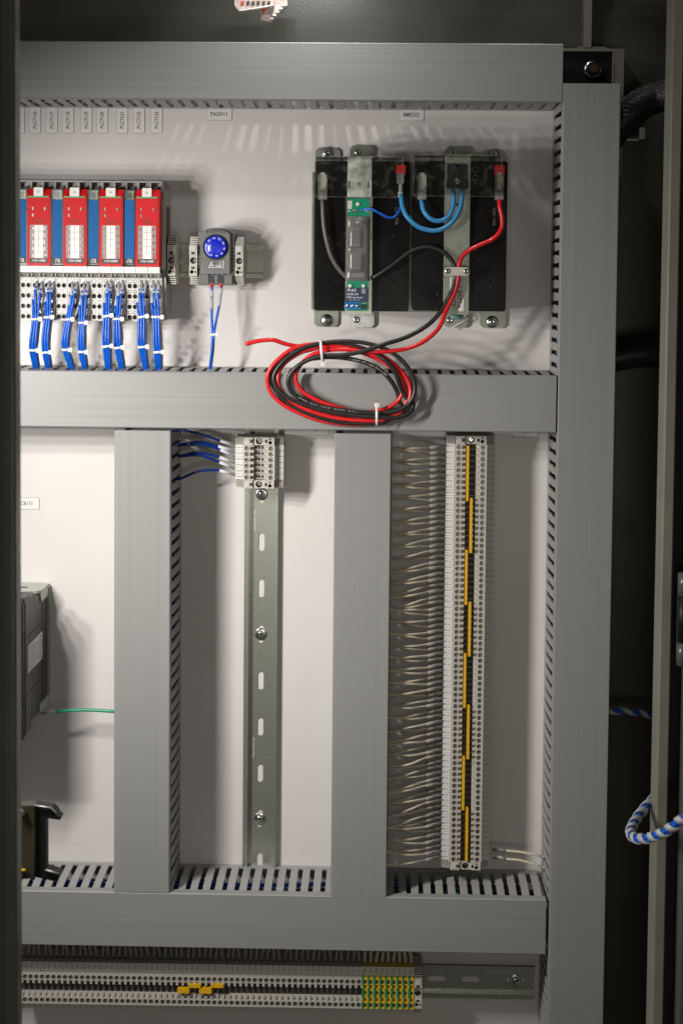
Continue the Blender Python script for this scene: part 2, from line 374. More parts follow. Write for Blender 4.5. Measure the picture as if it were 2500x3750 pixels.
# hinge on the frame
h = thing('hinge', 'black steel hinge with three knuckles on the cabinet door frame', 'hinge', (PX(2485, 2250, 266), PY(2485, 2250, 266), 266))
hx = PX(2485, 2250, 266)
for y0, y1, m in ((2094, 2178, 'olive'), (2182, 2345, 'blacksteel'), (2350, 2432, 'olive')):
    part('knuckle', MB().cyl((hx+4, 270), 6, PY(2485, y1, 266), PY(2485, y0, 266), 16, axis='y'), m, h)
part('leaf', MB().box(hx-1, hx+22, PY(2485, 2420, 266), PY(2485, 2100, 266), 262.2, 264), 'olive', h)
part('bolt', MB().cyl((hx+8, PY(2490, 2060, 266)), 5, 262.2, 268, 6, smooth=False), 'brass', h)

# mounting bracket with stud in the upper corner
b = thing('panel_bracket', 'dark steel bracket with a hex nut above the upright duct', 'bracket', P(2170, 240, -20))
x0, x1 = PX(2040, 240, -20), PX(2240, 240, -20)
part('plate', MB().box(x0, x1, PY(2170, 420, -20), PY(2170, 186, -20), -24, -20), 'blacksteel', b)
x2 = PX(2284, 240, -14)
part('flange', MB().box(x1+0.1, x2, PY(2250, 640, -14), PY(2250, 180, -14), -40, -14), 'olive_edge', b)
mb = MB(); yy = PY(2250, 430, -14)
mb.tube([(x1+0.6+math.sin(i*1.7)*0.3, PY(2250, 192, -14)-i*2.0, -14.2) for i in range(26)], 1.2, 6, rfun=lambda t: 1.1+0.5*math.sin(t*60))
part('weld_bead', mb, 'olive_edge', b)
part('top_fold', MB().box(x0, x2, PY(2170, 188, -18), PY(2170, 178, -18), -24, -13.9), 'olive_edge', b)
c = P(2170, 252, -18)
nut = MB(); nut.lathe((c[0], c[1]), [(9.2, -20), (9.2, -19), (6.8, -18.6)], 20); part('washer', nut, 'screw', b)
nut = MB(); n6 = [(c[0]+7.6*math.cos(math.radians(60*i+20)), c[1]+7.6*math.sin(math.radians(60*i+20))) for i in range(6)]
nut.prism(n6, -18.5, -11); part('nut', nut, 'blacksteel', b)
part('stud', MB().cyl((c[0], c[1]), 4.6, -18, -9.5, 18), 'rust', b)
s = thing('upright_rod', 'thin olive steel angle rising from the corner bracket', 'steel angle', P(2152, 90, -25))
xa, xb = PX(2138, 80, -20), PX(2166, 80, -20)
part('web', MB().box(xa, xb, PY(2150, 172, -20), PY(2150, -300, -20), -41.5, -20), 'olive_edge', s)
part('foot', MB().box(xa-6, xb+16, PY(2150, 178, -20), PY(2150, 168, -20), -41.5, -22), 'olive_edge', s)
g = part('wall_plate', MB().prism(rrect(PX(2206, 2800, -30), PX(2237, 2800, -30), PY(2230, 2890, -30), PY(2230, 2702, -30), 3), -41.8, -31), 'olive')
tag(g, 'narrow rounded olive plate on the dark wall behind the upright duct', 'plate')

# ================================================================ wiring ducts
HALF = 28.15; FRONT = 80.0; PITCH = 12.5
def finger_mesh():
    mb = MB(); w = 3.75; out = 27.0
    prof = [(6, 1.9), (20, 2.2), (34, 2.1), (50, 1.5), (62, 0.6), (70, 0.0)]
    wd = [w, w, w, w, w, w]
    b = len(mb.v)
    for (d, bow), ww in zip(prof, wd):
        mb.v += [(-ww, out+bow-1.5, d), (ww, out+bow-1.5, d), (ww, out+bow, d), (-ww, out+bow, d)]
    for i in range(len(prof)-1):
        q = b+i*4
        for a, c in ((0, 1), (1, 2), (2, 3), (3, 0)): mb.face([q+a, q+c, q+4+c, q+4+a])
    mb.face([b+3, b+2, b+1, b]); e = b+4*(len(prof)-1); mb.face([e, e+1, e+2, e+3])
    mb.box(-w-0.9, w+0.9, out+0.6, out+1.85, 38, 39.6)     # break-off nib half way along the slot
    return mb
FINGER = finger_mesh().mesh('finger', 'finger')
def duct(name_label, axis, c, a0, a1, sides, cat='wiring duct', grp='grey slotted wiring ducts'):
    """axis 'x' or 'y'; c = centre line; a0..a1 = extent along the axis; sides = +1/-1 rows of fingers"""
    at = ((a0+a1)/2, c, 0) if axis == 'x' else (c, (a0+a1)/2, 0)
    t = thing('wiring_duct', name_label, cat, at, grp)
    L = (a1-a0)/2; ch = 0.9
    cov = [(-HALF, FRONT-11), (-HALF, FRONT-ch), (-HALF+ch, FRONT), (HALF-ch, FRONT), (HALF, FRONT-ch), (HALF, FRONT-11), (HALF-1.1, FRONT-11), (HALF-1.1, FRONT-2), (-HALF+1.1, FRONT-2), (-HALF+1.1, FRONT-11)]
    bas = [(-29, 0.4), (29, 0.4), (29, 8), (27.4, 8), (27.4, 2.2), (-27.4, 2.2), (-27.4, 8), (-29, 8)]
    mbc, mbb = MB(), MB()
    if axis == 'x':
        mbc.prism(cov, -L, L, 'x'); mbb.prism(bas, -L+1, L-1, 'x')
    else:
        mbc.prism(cov, -L, L, 'y'); mbb.prism(bas, -L+1, L-1, 'y')
    part('cover', mbc, 'duct_h' if axis == 'x' else 'duct_v', t, local=True)
    part('base', mbb, 'finger', t, local=True)
    n = int((a1-a0)/PITCH); st = -(n-1)*PITCH/2
    for s in sides:
        for k in range(n):
            p = st+k*PITCH
            if axis == 'x': o = inst('finger', FINGER, t, (p, 0, 0), 0 if s > 0 else math.pi)
            else: o = inst('finger', FINGER, t, (0, p, 0), -math.pi/2 if s > 0 else math.pi/2)
            o.rotation_euler.x += random.uniform(-0.006, 0.006); o.scale = (1, 1, random.uniform(0.985, 1.012)) if axis == 'x' else (random.uniform(0.985, 1.012), 1, 1)
    return t
YT, YM, YB = 197.5, -127.3, -655.8
XL, XS, XR = -237.2, -17.9, 202.1
duct('long grey wiring duct along the top above the plc tags', 'x', YT, -480, 173.2, (1, -1))
duct('grey wiring duct across the middle behind the wire coil', 'x', YM, -480, 172.2, (1, -1))
duct('grey wiring duct across the bottom above the row of numbered terminals', 'x', YB, -480, 170.6, (1, -1))
duct('upright grey wiring duct between the green wire and the bare rail', 'y', XL, -627.2, -158.0, (1, -1))
duct('upright grey wiring duct between the bare rail and the tall terminal column', 'y', XS, -628.6, -158.6, (1, -1))
duct('tall upright grey wiring duct beside the dark cabinet wall', 'y', XR, -905, 187.5, (-1, 1))

# wires lying inside the ducts, seen through the slots
def inner(name, m, pts, r, label, grp):
    o = part(name, MB().tube(smooth_path(pts, 3), r, 6), m); tag(o, label, 'wire', grp)
for k in range(10):
    y0 = YB+6+k*1.8; d0 = 20+((k*17) % 42)
    pts = [(-470+i*60, y0+random.uniform(-3, 3), d0+random.uniform(-6, 6)) for i in range(10)]
    inner('duct_wire', 'bluewire' if k % 3 else 'navywire', pts, 1.5, 'blue wire lying inside the bottom duct behind its slots', 'wires inside the bottom duct')
for k in range(9):
    pts = [(-470+i*91, YB+4+(k % 3)*4+random.uniform(-2.5, 2.5), 10+k*6.5+random.uniform(-4, 4)) for i in range(8)]
    inner('black_duct_wire', 'blackwire', pts, 3.0, 'black wire lying inside the bottom duct under the blue wires', 'black wires inside the bottom duct')
for k in range(2):
    pts = [(-90+i*45, YB+14+random.uniform(-6, 6), 34+k*14+random.uniform(-8, 8)) for i in range(6)]
    inner('green_duct_wire', 'greenwire', pts, 1.6, 'green wire lying inside the bottom duct behind its slots', 'green wires inside the bottom duct')
for k in range(12):
    pts = [(XL+4+(k%4)*5.5+random.uniform(-3, 3), -170-i*70, 16+(k//4)*19+random.uniform(-6, 6)) for i in range(7)]
    inner('upright_duct_wire', 'navywire', pts, 2.0, 'dark blue wire inside the upright duct beside the bare rail', 'wires inside the upright duct')
for k in range(5):
    pts = [(-470+i*90, YT-14+k*2+random.uniform(-3, 3), 24+k*9+random.uniform(-4, 4)) for i in range(8)]
    inner('top_duct_wire', ('navywire', 'bluewire', 'palewire', 'greenwire', 'greywire')[k], pts, 2.0, ('dark blue', 'blue', 'cream', 'green', 'grey')[k]+' wire lying inside the top duct behind its slots', 'wires inside the top duct')
for k in range(10):
    pts = [(-470+i*75, YM+10+(k % 3)*5+random.uniform(-2.5, 2.5), 14+k*6+random.uniform(-4, 4)) for i in range(9)]
    inner('middle_duct_wire', ('blackwire', 'navywire', 'greywire')[k % 3], pts, 2.6, ('black', 'dark blue', 'grey')[k % 3]+' wire inside the middle duct behind its slots', 'wires inside the middle duct')
for k in range(14):
    pts = [(XR-20+(k % 3)*6+random.uniform(-2, 2), 175-i*120, 12+k*4.4+random.uniform(-3, 3)) for i in range(10)]
    inner('tall_duct_wire', ('blackwire', 'greywire', 'blackwire')[k % 3], pts, 2.8, ('black', 'grey', 'black')[k % 3]+' wire inside the tall duct behind its slots', 'wires inside the tall duct')
for k in range(8):
    pts = [(XS+6+(k % 3)*6+random.uniform(-2, 2), -170-i*90, 14+k*7+random.uniform(-3, 3)) for i in range(6)]
    inner('second_duct_wire', 'greywire', pts, 2.6, 'grey wire inside the upright duct beside the tall terminal column', 'wires inside the second upright duct')
inner('loose_blue_wire', 'bluewire', [(XR-25, -30+i*-22, 52+3*math.sin(i*2)) for i in range(6)], 1.6, 'blue wire in the tall upright duct near the middle duct', None)

# ================================================================ mounting rails
def rail(axis, c, a0, a1, label, slots, m='zinc', screws=(), words=()):
    at = ((a0+a1)/2, c, 0) if axis == 'x' else (c, (a0+a1)/2, 0)
    t = thing('mounting_rail', label, 'rail', at, 'top hat mounting rails')
    # web split round the slots
    prof_l = [(-17.5, 6.5), (-17.5, 7.5), (-12.6, 7.5), (-12.6, 1.0), (-13.6, 0.05), (-13.6, 6.5)]
    mb = MB()
    for sg in (-1, 1):
        pl = [(p*(-sg), d) for p, d in prof_l]
        mb.prism(pl, a0-(at[0] if axis == 'x' else at[1]), a1-(at[0] if axis == 'x' else at[1]), 'x' if axis == 'x' else 'y')
    part('rail_lips', mb, m, t, local=True)
    mb = MB(); half = (a1-a0)/2; org = (a0+a1)/2
    edges = sorted((s-org) for s in slots); pos = -half; sw, sl = 3.1, 6.4
    def strip(u0, u1, v0, v1):
        if axis == 'x': mb.box(u0, u1, v0, v1, 0.05, 1.0)
        else: mb.box(v0, v1, u0, u1, 0.05, 1.0)
    strip(-half, half, sw, 12.7); strip(-half, half, -12.7, -sw)
    for e in edges:
        strip(pos, max(pos+0.1, e-sl-sw), -sw, sw)
        # rounded slot ends
        for sg in (-1, 1):
            cpt = e+sg*sl
            for side in (-1, 1):
                arc = [(cpt+sg*sw*math.cos(math.radians(a)), side*sw*math.sin(math.radians(a))) for a in (90, 60, 30, 0)]
                poly = arc+[(cpt+sg*sw, side*sw)]
                if axis == 'y': poly = [(b_, a_) for a_, b_ in poly]
                mb.prism(poly, 0.05, 0.98)
        pos = e+sl+sw
    strip(min(pos, half-0.1), half, -sw, sw)
    part('rail_web', mb, m, t, local=True)
    for s in screws:
        a = s-org; p = (a, 0, 1.0) if axis == 'x' else (0, a, 1.0)
        w_ = part('washer', MB().lathe((p[0], p[1]), [(6.4, 1.0), (6.4, 1.9), (5.9, 2.2), (3.0, 2.2)], 20), 'screw', t, local=True)
        inst('screw', PAN, t, (p[0], p[1], 2.2), random.uniform(0, 1.5))
    for s, txt in words:
        a = s-org
        p = (a, 9.3, 1.05) if axis == 'x' else (-7.6, a, 1.05)
        inst('lettering', text_mesh(txt, 3.0, 'zinc_frost'), t, p, 0 if axis == 'x' else math.pi/2)
    return t
SLOT = lambda py, px=955: PY(px, py, 1)
rail('y', -123.9, -628.4, -120, 'bare upright steel mounting rail with slots and three screws', [SLOT(y) for y in (1809, 1985, 2155, 2322, 2493, 2662, 2832, 2998, 3157)], 'zinc', [SLOT(y) for y in (1809, 2322, 2998)], [(SLOT(1905), 'Allen-Bradley'), (SLOT(2740), 'Allen-Bradley')])
XTS = 91.0
rail('y', XTS, -622, -120, 'upright mounting rail hidden behind the tall column of terminals', [-140, -190], 'zinc')
YRB = -746.5
rail('x', YRB, -480, 168, 'steel mounting rail under the bottom row of numbered terminals', [PX(1598, 3592, 1), PX(1722, 3594, 1), PX(1886, 3598, 1)], 'zinc', [PX(1886, 3598, 1)], [(PX(1822, 3574, 1), 'Allen-Bradley')])
YRH = 11.6
rail('x', YRH, -480, PX(963, 950, 7.5), 'short steel mounting rail carrying the plc modules and the thermostat', [PX(670, 955, 1), -330, -280], 'zinc')

# ================================================================ engraved tags on the panel
def panel_tag(x0, x1, y0, y1, txt, label, vertical, size):
    a, b_ = P(x0, y1, 0), P(x1, y0, 0)
    c = ((a[0]+b_[0])/2, (a[1]+b_[1])/2, 0)
    w, h_ = (b_[0]-a[0])/2, (b_[1]-a[1])/2
    t = thing('panel_tag', label, 'tag', c, 'engraved tags stuck to the panel')
    part('rim', MB().prism(rrect(-w, w, -h_, h_, 1.6), 0.05, 0.7), 'greyink', t, local=True)
    part('plate', MB().prism(rrect(-w+0.35, w-0.35, -h_+0.35, h_-0.35, 1.4), 0.1, 0.95), 'taglabel', t, local=True)
    if txt: inst('lettering', text_mesh(txt, size*0.84, 'ink', bold=0.02), t, (0, 0, 1.0), math.pi/2 if vertical else 0).scale = (0.9, 1, 1)
for x0, x1, n in ((48, 91, 7115), (107, 150, 7116), (169, 212, 7117), (228, 271, 7118), (296, 338, 7119), (353, 396, 7120), (427, 469, 7121), (488, 530, 7122), (553, 595, 7123)):
    panel_tag(x0, x1, 391, 487, 'PLC%d' % n, 'upright white tag reading PLC%d under the top duct' % n, True, 4.6)
panel_tag(755, 850, 395, 440, 'TAS5911', 'white tag reading TAS5911 above the thermostat', False, 4.8)
panel_tag(1458, 1553, 398, 442, 'BM5522', 'white tag reading BM5522 above the black batteries', False, 4.8)
panel_tag(35, 145, 1822, 1864, 'PLC6111', 'white tag reading PLC6111 above the grey drive', False, 4.8)
panel_tag(1106, 1203, 1548, 1592, 'T20', 'white tag half hidden behind the middle duct beside the six terminals', False, 4.8)
panel_tag(1875, 1970, 1558, 1603, 'T21', 'white tag half hidden behind the middle duct beside the tall terminal column', False, 4.8)

# ================================================================ plc modules on their bases
U = 12.0; XE = -222.4                       # base pitch, right end of the row
ztop = 91.0
def unit_x(i): return XE-U*(i+0.5)          # centre of base i counted from the right end
# --- base (one per 12 mm): upper bin with red lever, latch tab, terminal face with eight holes
def base_meshes():
    out = {}
    w = U/2-0.12
    mb = MB()                                # back body
    mb.box(-w, w, -50, 84, 9, 34); mb.box(-w, w, 6, 80, 34, 40)
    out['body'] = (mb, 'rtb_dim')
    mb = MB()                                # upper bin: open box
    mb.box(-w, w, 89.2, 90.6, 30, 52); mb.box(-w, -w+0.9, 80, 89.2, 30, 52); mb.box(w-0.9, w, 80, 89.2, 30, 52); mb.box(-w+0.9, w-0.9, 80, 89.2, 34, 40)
    out['bin'] = (mb, 'rtb_dim')
    out['lever'] = (MB().cyl((0, 82.6), 2.9, 40, 47, 16), 'lever')
    mb = MB(); mb.box(-w, w, -1.6, 4.7, 60, 66.5)
    for y in (-0.2, 1.4, 3.0): mb.box(-w+0.5, w-0.3, y, y+0.8, 66.5, 67.1)
    out['latch_tab'] = (mb, 'tab')
    mb = MB(); mb.prism([(-1.6, 60), (-1.6, 36), (-6.8, 36), (-6.8, 48.5)], -w, w, 'x')
    mb.box(w-2.3, w-1.4, -6, -2, 50, 58.0); mb.box(-w+1.4, -w+2.3, -6, -2, 50, 58.0)
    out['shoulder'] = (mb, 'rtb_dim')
    # terminal face
    mb = MB(); y1, y0 = -6.6, -50.2; D_ = 48.5
    mb.box(-w, w, y0, y1, 34.1, D_, skip='f')
    rows = 4; rh = (y1-y0-1.5)/rows
    for r_ in range(rows):
        ya = y1-0.9-r_*rh
        for sg in (-1, 1):
            x0, x1 = (-w, 0) if sg < 0 else (0, w)
            xm = sg*2.75
            mb.m = 0
            mb.holed(x0, x1, ya-4.6, ya, D_, (xm, ya-2.4), 1.75, 2.0, 12, hm=1)
            mb.holed(x0, x1, ya-rh, ya-4.6, D_, (xm, ya-7.2), 2.35, 5.0, 14, hm=2)
            mb.m = 3; mb.lathe((xm, ya-2.4), [(1.55, D_-1.9), (1.55, D_-0.9), (1.0, D_-0.7)], 10)
            mb.m = 2; mb.box(xm-0.1, xm+1.3, ya-6.9, ya-5.4, D_-4.9, D_-3.6)
            mb.m = 0
    mb.box(-w, w, y0, y0+0.6, D_-0.02, D_, skip='k'); mb.box(-w, w, y1-0.9, y1, D_-0.02, D_, skip='k')
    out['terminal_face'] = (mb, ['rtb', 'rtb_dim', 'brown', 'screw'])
    return out
BM = {k: v[0].mesh(k, v[1]) for k, v in base_meshes().items()}
NB = 14
for i in range(NB):
    t = thing('terminal_unit', 'pale grey plc terminal base, %s from the thermostat end of the row' % ordinal(i+1), 'terminal base', (unit_x(i), 0, 0), 'plc terminal bases')
    for k, me in BM.items(): inst(k, me, t)
# end cover with side label
t = thing('closing_plate', 'grey plastic end cap closing the row of plc bases', 'end cap', (XE+1.5, 0, 0))
part('wall', MB().prism([(-44, 9), (84, 9), (84, 36), (70, 52), (2, 52), (-4, 46), (-44, 40)], XE+0.1, XE+3.4, 'x'), 'rtb_dim', t)
part('side_label', MB().box(XE+3.4, XE+3.7, 22, 66, 20, 44), 'drive_grey', t)

def red_module(i0, label):
    """24 mm wide module over bases i0 and i0+1"""
    xc = XE-U*(i0+1); w = 11.7; yb, yt = 5.4, 81.8
    t = thing('plc_module', label, 'plc module', (xc, 0, 0), 'red plc output modules')
    mb = MB(); mb.prism([(yb, 40.2), (yt-1.5, 40.2), (yt, 60), (yt-0.6, 66), (yt-8.4, 70.6), (yb+1.2, 70.6), (yb, 68)], -w, w, 'x')
    part('housing', mb, 'red', t, local=True)
    part('face_panel', MB().prism(rrect(-w+0.9, w-1.5, yb+2.2, yt-9.2, 0.6), 70.4, 71.2), 'redface', t, local=True)
    part('front_ledge', MB().box(-w+0.2, w-0.2, yb-0.5, yb+1.4, 66, 71.6), 'red', t, local=True)
    part('green_band', MB().box(-w+1.0, w-1.8, yt-9.1, yt-7.6, 69.5, 71.4), 'green', t, local=True)
    tabm = part('arrow_tab', MB().prism(rrect(-5.0, 4.4, yt-7.8, yt+0.9, 1.0), 70.9, 71.7), 'paper', t, local=True)
    ORIG[tabm.name] = (0, 0, 0)
    part('arrow', MB().prism([(-0.3, yt-4.8), (0.9, yt-3.6), (0.3, yt-3.6), (0.3, yt-2.4), (-0.9, yt-2.4), (-0.9, yt-3.6), (-1.5, yt-3.6)], 71.7, 71.75), 'greyink', tabm, local=True)
    f = part('printed_field', MB().prism(rrect(-9.0, 8.8, 12.4, 45.5, 1.4), 71.2, 71.4), 'greyface', t, local=True)
    wc = part('write_on_card', MB().box(-4.3, 4.6, 12.6, 45.3, 71.4, 71.8), 'paper', t, local=True)
    mb = MB()
    for r_ in range(4): mb.box(-3.6, 4.0, 38.4-r_*6.75, 38.7-r_*6.75, 71.8, 71.84)
    mb.box(-0.2, 0.1, 18.2, 45.0, 71.8, 71.85)
    part('card_lines', mb, 'greyink', wc, local=True)
    for r_ in range(5):
        y = 41.9-r_*6.7
        part('led_window', MB().box(-6.6, -5.0, y-1.5, y+1.5, 71.4, 71.75), 'led', t, local=True)
        if r_ < 4:
            part('led_window', MB().box(5.0, 6.8, y-1.5, y+1.5, 71.4, 71.75), 'led', t, local=True)
            inst('lettering', text_mesh('%d' % r_, 1.9), t, (-7.9, y, 71.45)); inst('lettering', text_mesh('%d' % (r_+4), 1.9), t, (7.7, y, 71.45))
        else:
            inst('lettering', text_mesh('P\nW\nR', 1.35), t, (-7.9, y+0.2, 71.45))
    mb = MB(); mb.cyl((6.8, 17.7), 0.7, 71.4, 71.6, 8); mb.box(6.2, 7.4, 12.9, 15.0, 71.4, 71.55); part('figure_symbol', mb, 'ink', t, local=True)
    part('figure_coat', MB().prism([(5.9, 14.6), (7.7, 14.6), (7.5, 17.0), (6.1, 17.0)], 71.4, 71.65), 'redcap', t, local=True)
    part('nameplate', MB().box(-9.0, 8.8, 7.6, 12.3, 71.2, 71.45), 'blackface', t, local=True)
    inst('lettering', text_mesh('1734-OB8S', 2.2, 'whiteink'), t, (-0.1, 10.0, 71.5))
    for x, y, s_ in ((-6.0, 61.6, 'MS'), (-6.0, 55.2, 'LK'), (6.0, 61.6, 'NS')):
        part('led_window', MB().box(x-0.7, x+0.7, y-1.5, y+1.5, 71.1, 71.5), 'ledgrey', t, local=True)
        inst('lettering', text_mesh(s_, 1.6), t, (x-2.7 if x < 0 else x+2.4, y, 71.25))
    inst('lettering', text_mesh('24VDC\nSafety Source\nOutput', 1.75), t, (0.2, 49.6, 71.25))
    return t
def blue_module(i0, label):
    xc = XE-U*(i0+0.5); w = 5.6; yb, yt = 6.4, 80.4
    t = thing('blue_plc_module', label, 'plc module', (xc, 0, 0), 'narrow blue plc modules')
    part('housing', MB().prism([(yb, 40.2), (yt, 40.2), (yt, 62), (yt-9, 64), (yb, 64)], -w, w, 'x'), 'rtb_dim', t, local=True)
    part('face_panel', MB().box(-w+0.8, w-0.6, yb+6.6, yt-9.6, 64, 68.6), 'blueface', t, local=True)
    part('nameplate', MB().box(-w+0.8, w-0.6, yb+1.2, yb+6.5, 64, 68.4), 'blackface', t, local=True)
    inst('lettering', text_mesh('1734\nCTM', 1.9, 'whiteink'), t, (0, yb+3.8, 68.5))
    part('board', MB().box(-w+1.8, w-4, yt-7.6, yt-2.4, 64, 66), 'dark', t, local=True)
    mb = MB()
    for k in range(4): mb.box(w-3.6, w-2.2, yt-7.8+k*1.7, yt-6.6+k*1.7, 64, 66.4)
    part('pin_row', mb, 'gnd_y', t, local=True)
    mb = MB(); mb.box(-w, w, yt-9.2, yt, 67.0, 67.9); mb.box(-w, w, yb-0.6, yb+0.6, 62, 69); mb.box(-w, w, yt, yt+0.8, 40.3, 68.0); mb.box(-w-0.05, -w+0.5, yb, yt, 62, 69.0); mb.box(w-0.5, w+0.05, yb, yt, 62, 69.0)
    part('clear_shell', mb, 'clear', t, local=True)
    return t
names = ['red plc module beside the thermostat end of the row', 'red plc module, second from the thermostat end', 'red plc module, third from the thermostat end', 'red plc module farthest from the thermostat']
for k in range(4): red_module(3*k, names[k])
names = ['narrow blue plc module between the two red modules nearest the thermostat', 'narrow blue plc module between the second and third red modules', 'narrow blue plc module between the third and farthest red modules', 'narrow blue plc module partly hidden by the near post']
for k in range(4): blue_module(3*k+2, names[k])

# ---- wires from the bases down into the middle duct
def wire(name, m, pts, r, label, grp=None, sub=5, n=8, cat='wire', at=None):
    """a wire as a thing; returns the object"""
    pts = smooth_path(pts, sub)
    o = part(name, MB().tube(pts, r, n), m, at=at if at else tuple(pts[0]))
    return tag(o, label, cat, grp)
def sleeve_on(o, p0, p1, r, m='sleeve', txt=None, size=1.9, name='marker_sleeve', flip=False):
    p0, p1 = Vector(p0), Vector(p1)
    s_ = part(name, MB().tube([p0, p0.lerp(p1, 0.5), p1], r, 10), m, o)
    if txt:
        mid = (p0+p1)/2; ang = math.atan2(p1.y-p0.y, p1.x-p0.x)+(math.pi if flip else 0)
        letter(txt, size, s_, (mid.x, mid.y, mid.z+r+0.05), ang)
    return s_
def zip_tie(c, a, b_, ang, label, head=1, h_=2.3, hs=3.2, grp='cable ties'):
    """band round a bundle: c centre, a half width, b_ half depth, ang = direction of the band"""
    t = thing('cable_tie', label, 'cable tie', c, grp, ang)
    mb = MB(); n = 24; th = 0.55; b0 = len(mb.v)
    for i in range(n):
        q = 2*math.pi*i/n
        for rr, yy in ((0, -h_/2), (th, -h_/2), (th, h_/2), (0, h_/2)):
            mb.v.append(((a+rr)*math.cos(q), yy, (b_+rr)*math.sin(q)))
    for i in range(n):
        j = (i+1) % n
        for k in range(4): mb.face([b0+i*4+k, b0+i*4+(k+1) % 4, b0+j*4+(k+1) % 4, b0+j*4+k], True)
    part('band', mb, 'tie', t, local=True)
    hx_ = head*(a+hs*0.45)
    mb = MB(); q = b_*0.25
    mb.prism(rrect(hx_-hs*0.62, hx_+hs*0.62, -hs*0.68, hs*0.68, hs*0.28), q, q+hs*0.95); mb.box(hx_-0.4, hx_+0.9, -h_*0.35, h_*0.35, q+hs*0.95, q+hs*1.1)
    part('head', mb, 'tie', t, local=True)
    return t
BUND = [ # per bundle: two sleeve tops, two sleeve bottoms, tie1 (x0,x1,y), mid, tie2, end
 ((138, 1023), (158, 1023), (130, 1062), (146, 1072), (117, 142, 1168), (106, 135, 1246), (106, 133, 1282), (121, 142, 1352), 203, 0),
 ((182, 1024), (200, 1023), (175, 1070), (186, 1069), (161, 186, 1161), (151, 179, 1237), (154, 180, 1290), (167, 187, 1352), 203, 4),
 ((267, 1025), (286, 1024), (263, 1082), (273, 1074), (240, 260, 1169), (225, 251, 1237), (228, 251, 1280), (253, 272, 1354), 204, 0),
 ((311, 1025), (327, 1024), (301, 1082), (315, 1080), (289, 311, 1181), (283, 310, 1237), (287, 311, 1288), (302, 320, 1354), 204, 4),
 ((393, 1024), (413, 1024), (391, 1074), (401, 1065), (377, 403, 1157), (372, 403, 1227), (375, 403, 1268), (386, 406, 1356), 205, 0),
 ((437, 1025), (454, 1024), (432, 1084), (444, 1076), (415, 441, 1167), (413, 444, 1227), (419, 444, 1273), (437, 456, 1356), 205, 4),
 ((522, 1026), (540, 1026), (512, 1073), (525, 1074), (504, 532, 1160), (502, 532, 1237), (506, 533, 1270), (526, 542, 1356), 206, 0),
 ((564, 1028), (582, 1028), (565, 1074), (578, 1074), (556, 586, 1160), (559, 588, 1237), (563, 590, 1289), (568, 591, 1358), 206, 4)]
for bi, (t1, t2, s1, s2, q1, q2, q3, q4, num, off) in enumerate(BUND):
    word = 'bundle %s from the near post' % ordinal(bi+1)
    where = '%s bundle from the near post' % ordinal(bi+1)
    g_ = 'blue wires from the plc bases'
    for wi in range(3):
        fr = (0.17, 0.5, 0.83)[wi]; back = 0.0 if wi != 0 else -2.4
        def at_(q, dd, frac=fr): return P(q[0]+(q[1]-q[0])*frac, q[2], dd)
        if wi == 0:      # lower row wire, sits behind the other two
            top = P(t1[0]-4, t1[1]+38, 46); slv = P(s1[0]-9, s1[1]+36, 55)
        elif wi == 1: top = P(t1[0], t1[1]+1, 45.5); slv = P(s1[0], s1[1], 57)
        else: top = P(t2[0], t2[1]+1, 45.5); slv = P(s2[0], s2[1], 57)
        low = at_(q1, 60.5+back)
        pts = [top, tuple(Vector(top).lerp(Vector(slv), 0.5)), slv, tuple(Vector(slv).lerp(Vector(low), 0.55)), low, at_(q2, 61+back), at_(q3, 59+back), at_((q3[0]*0.4+q4[0]*0.6, q3[1]*0.4+q4[1]*0.6, q3[2]*0.4+q4[2]*0.6), 54+back), at_(q4, 47+back*0.5), at_((q4[0], q4[1], q4[2]+48), 40)]
        o = wire('wire', 'bluewire', pts, 1.32, '%s blue wire, sleeve MCC1-O:%d/%02d, in the %s' % (('rear', 'left-hand front', 'right-hand front')[wi], num, off+wi, where), g_)
        v0, v1 = Vector(top), Vector(slv)
        sleeve_on(o, v0.lerp(v1, 0.12), v1, 1.7, 'sleeve', 'MCC1-O:%d/%02d' % (num, off+wi), 1.7)
        part('ferrule_collar', MB().tube([v0, v0.lerp(v1, 0.12)], 1.75, 10), 'red' if wi % 2 else 'palewire', o)
    tp = P(t2[0]+1, t2[1]+80, 45.5); sl_ = P(s2[0]+10, s2[1]+62, 52)
    pts = [tp, sl_, P(q1[1]+3, q1[2]+14, 54), P(q2[1]+4, q2[2], 56), P(q3[1]+3, q3[2], 55), P(q4[1]+2, q4[2]-6, 46), P(q4[1]+2, q4[2]+40, 40)]
    o = wire('cream_wire', 'palewire', pts, 1.2, 'cream wire running behind the blue wires of the %s' % where, 'cream wires from the plc bases')
    sleeve_on(o, tp, sl_, 1.6, 'sleeve', '55151', 1.7)
    for q, nm in ((q1, 'upper'), (q3, 'lower')):
        c = P((q[0]+q[1])/2+1, q[2], 59.5); hw = (PX(q[1], q[2], 59)-PX(q[0], q[2], 59))/2
        zip_tie(c, hw+0.5, 3.9, random.uniform(-0.02, 0.16), '%s white cable tie round the %s of blue wires' % (nm, where.replace(' from', ' counted from')), 1)

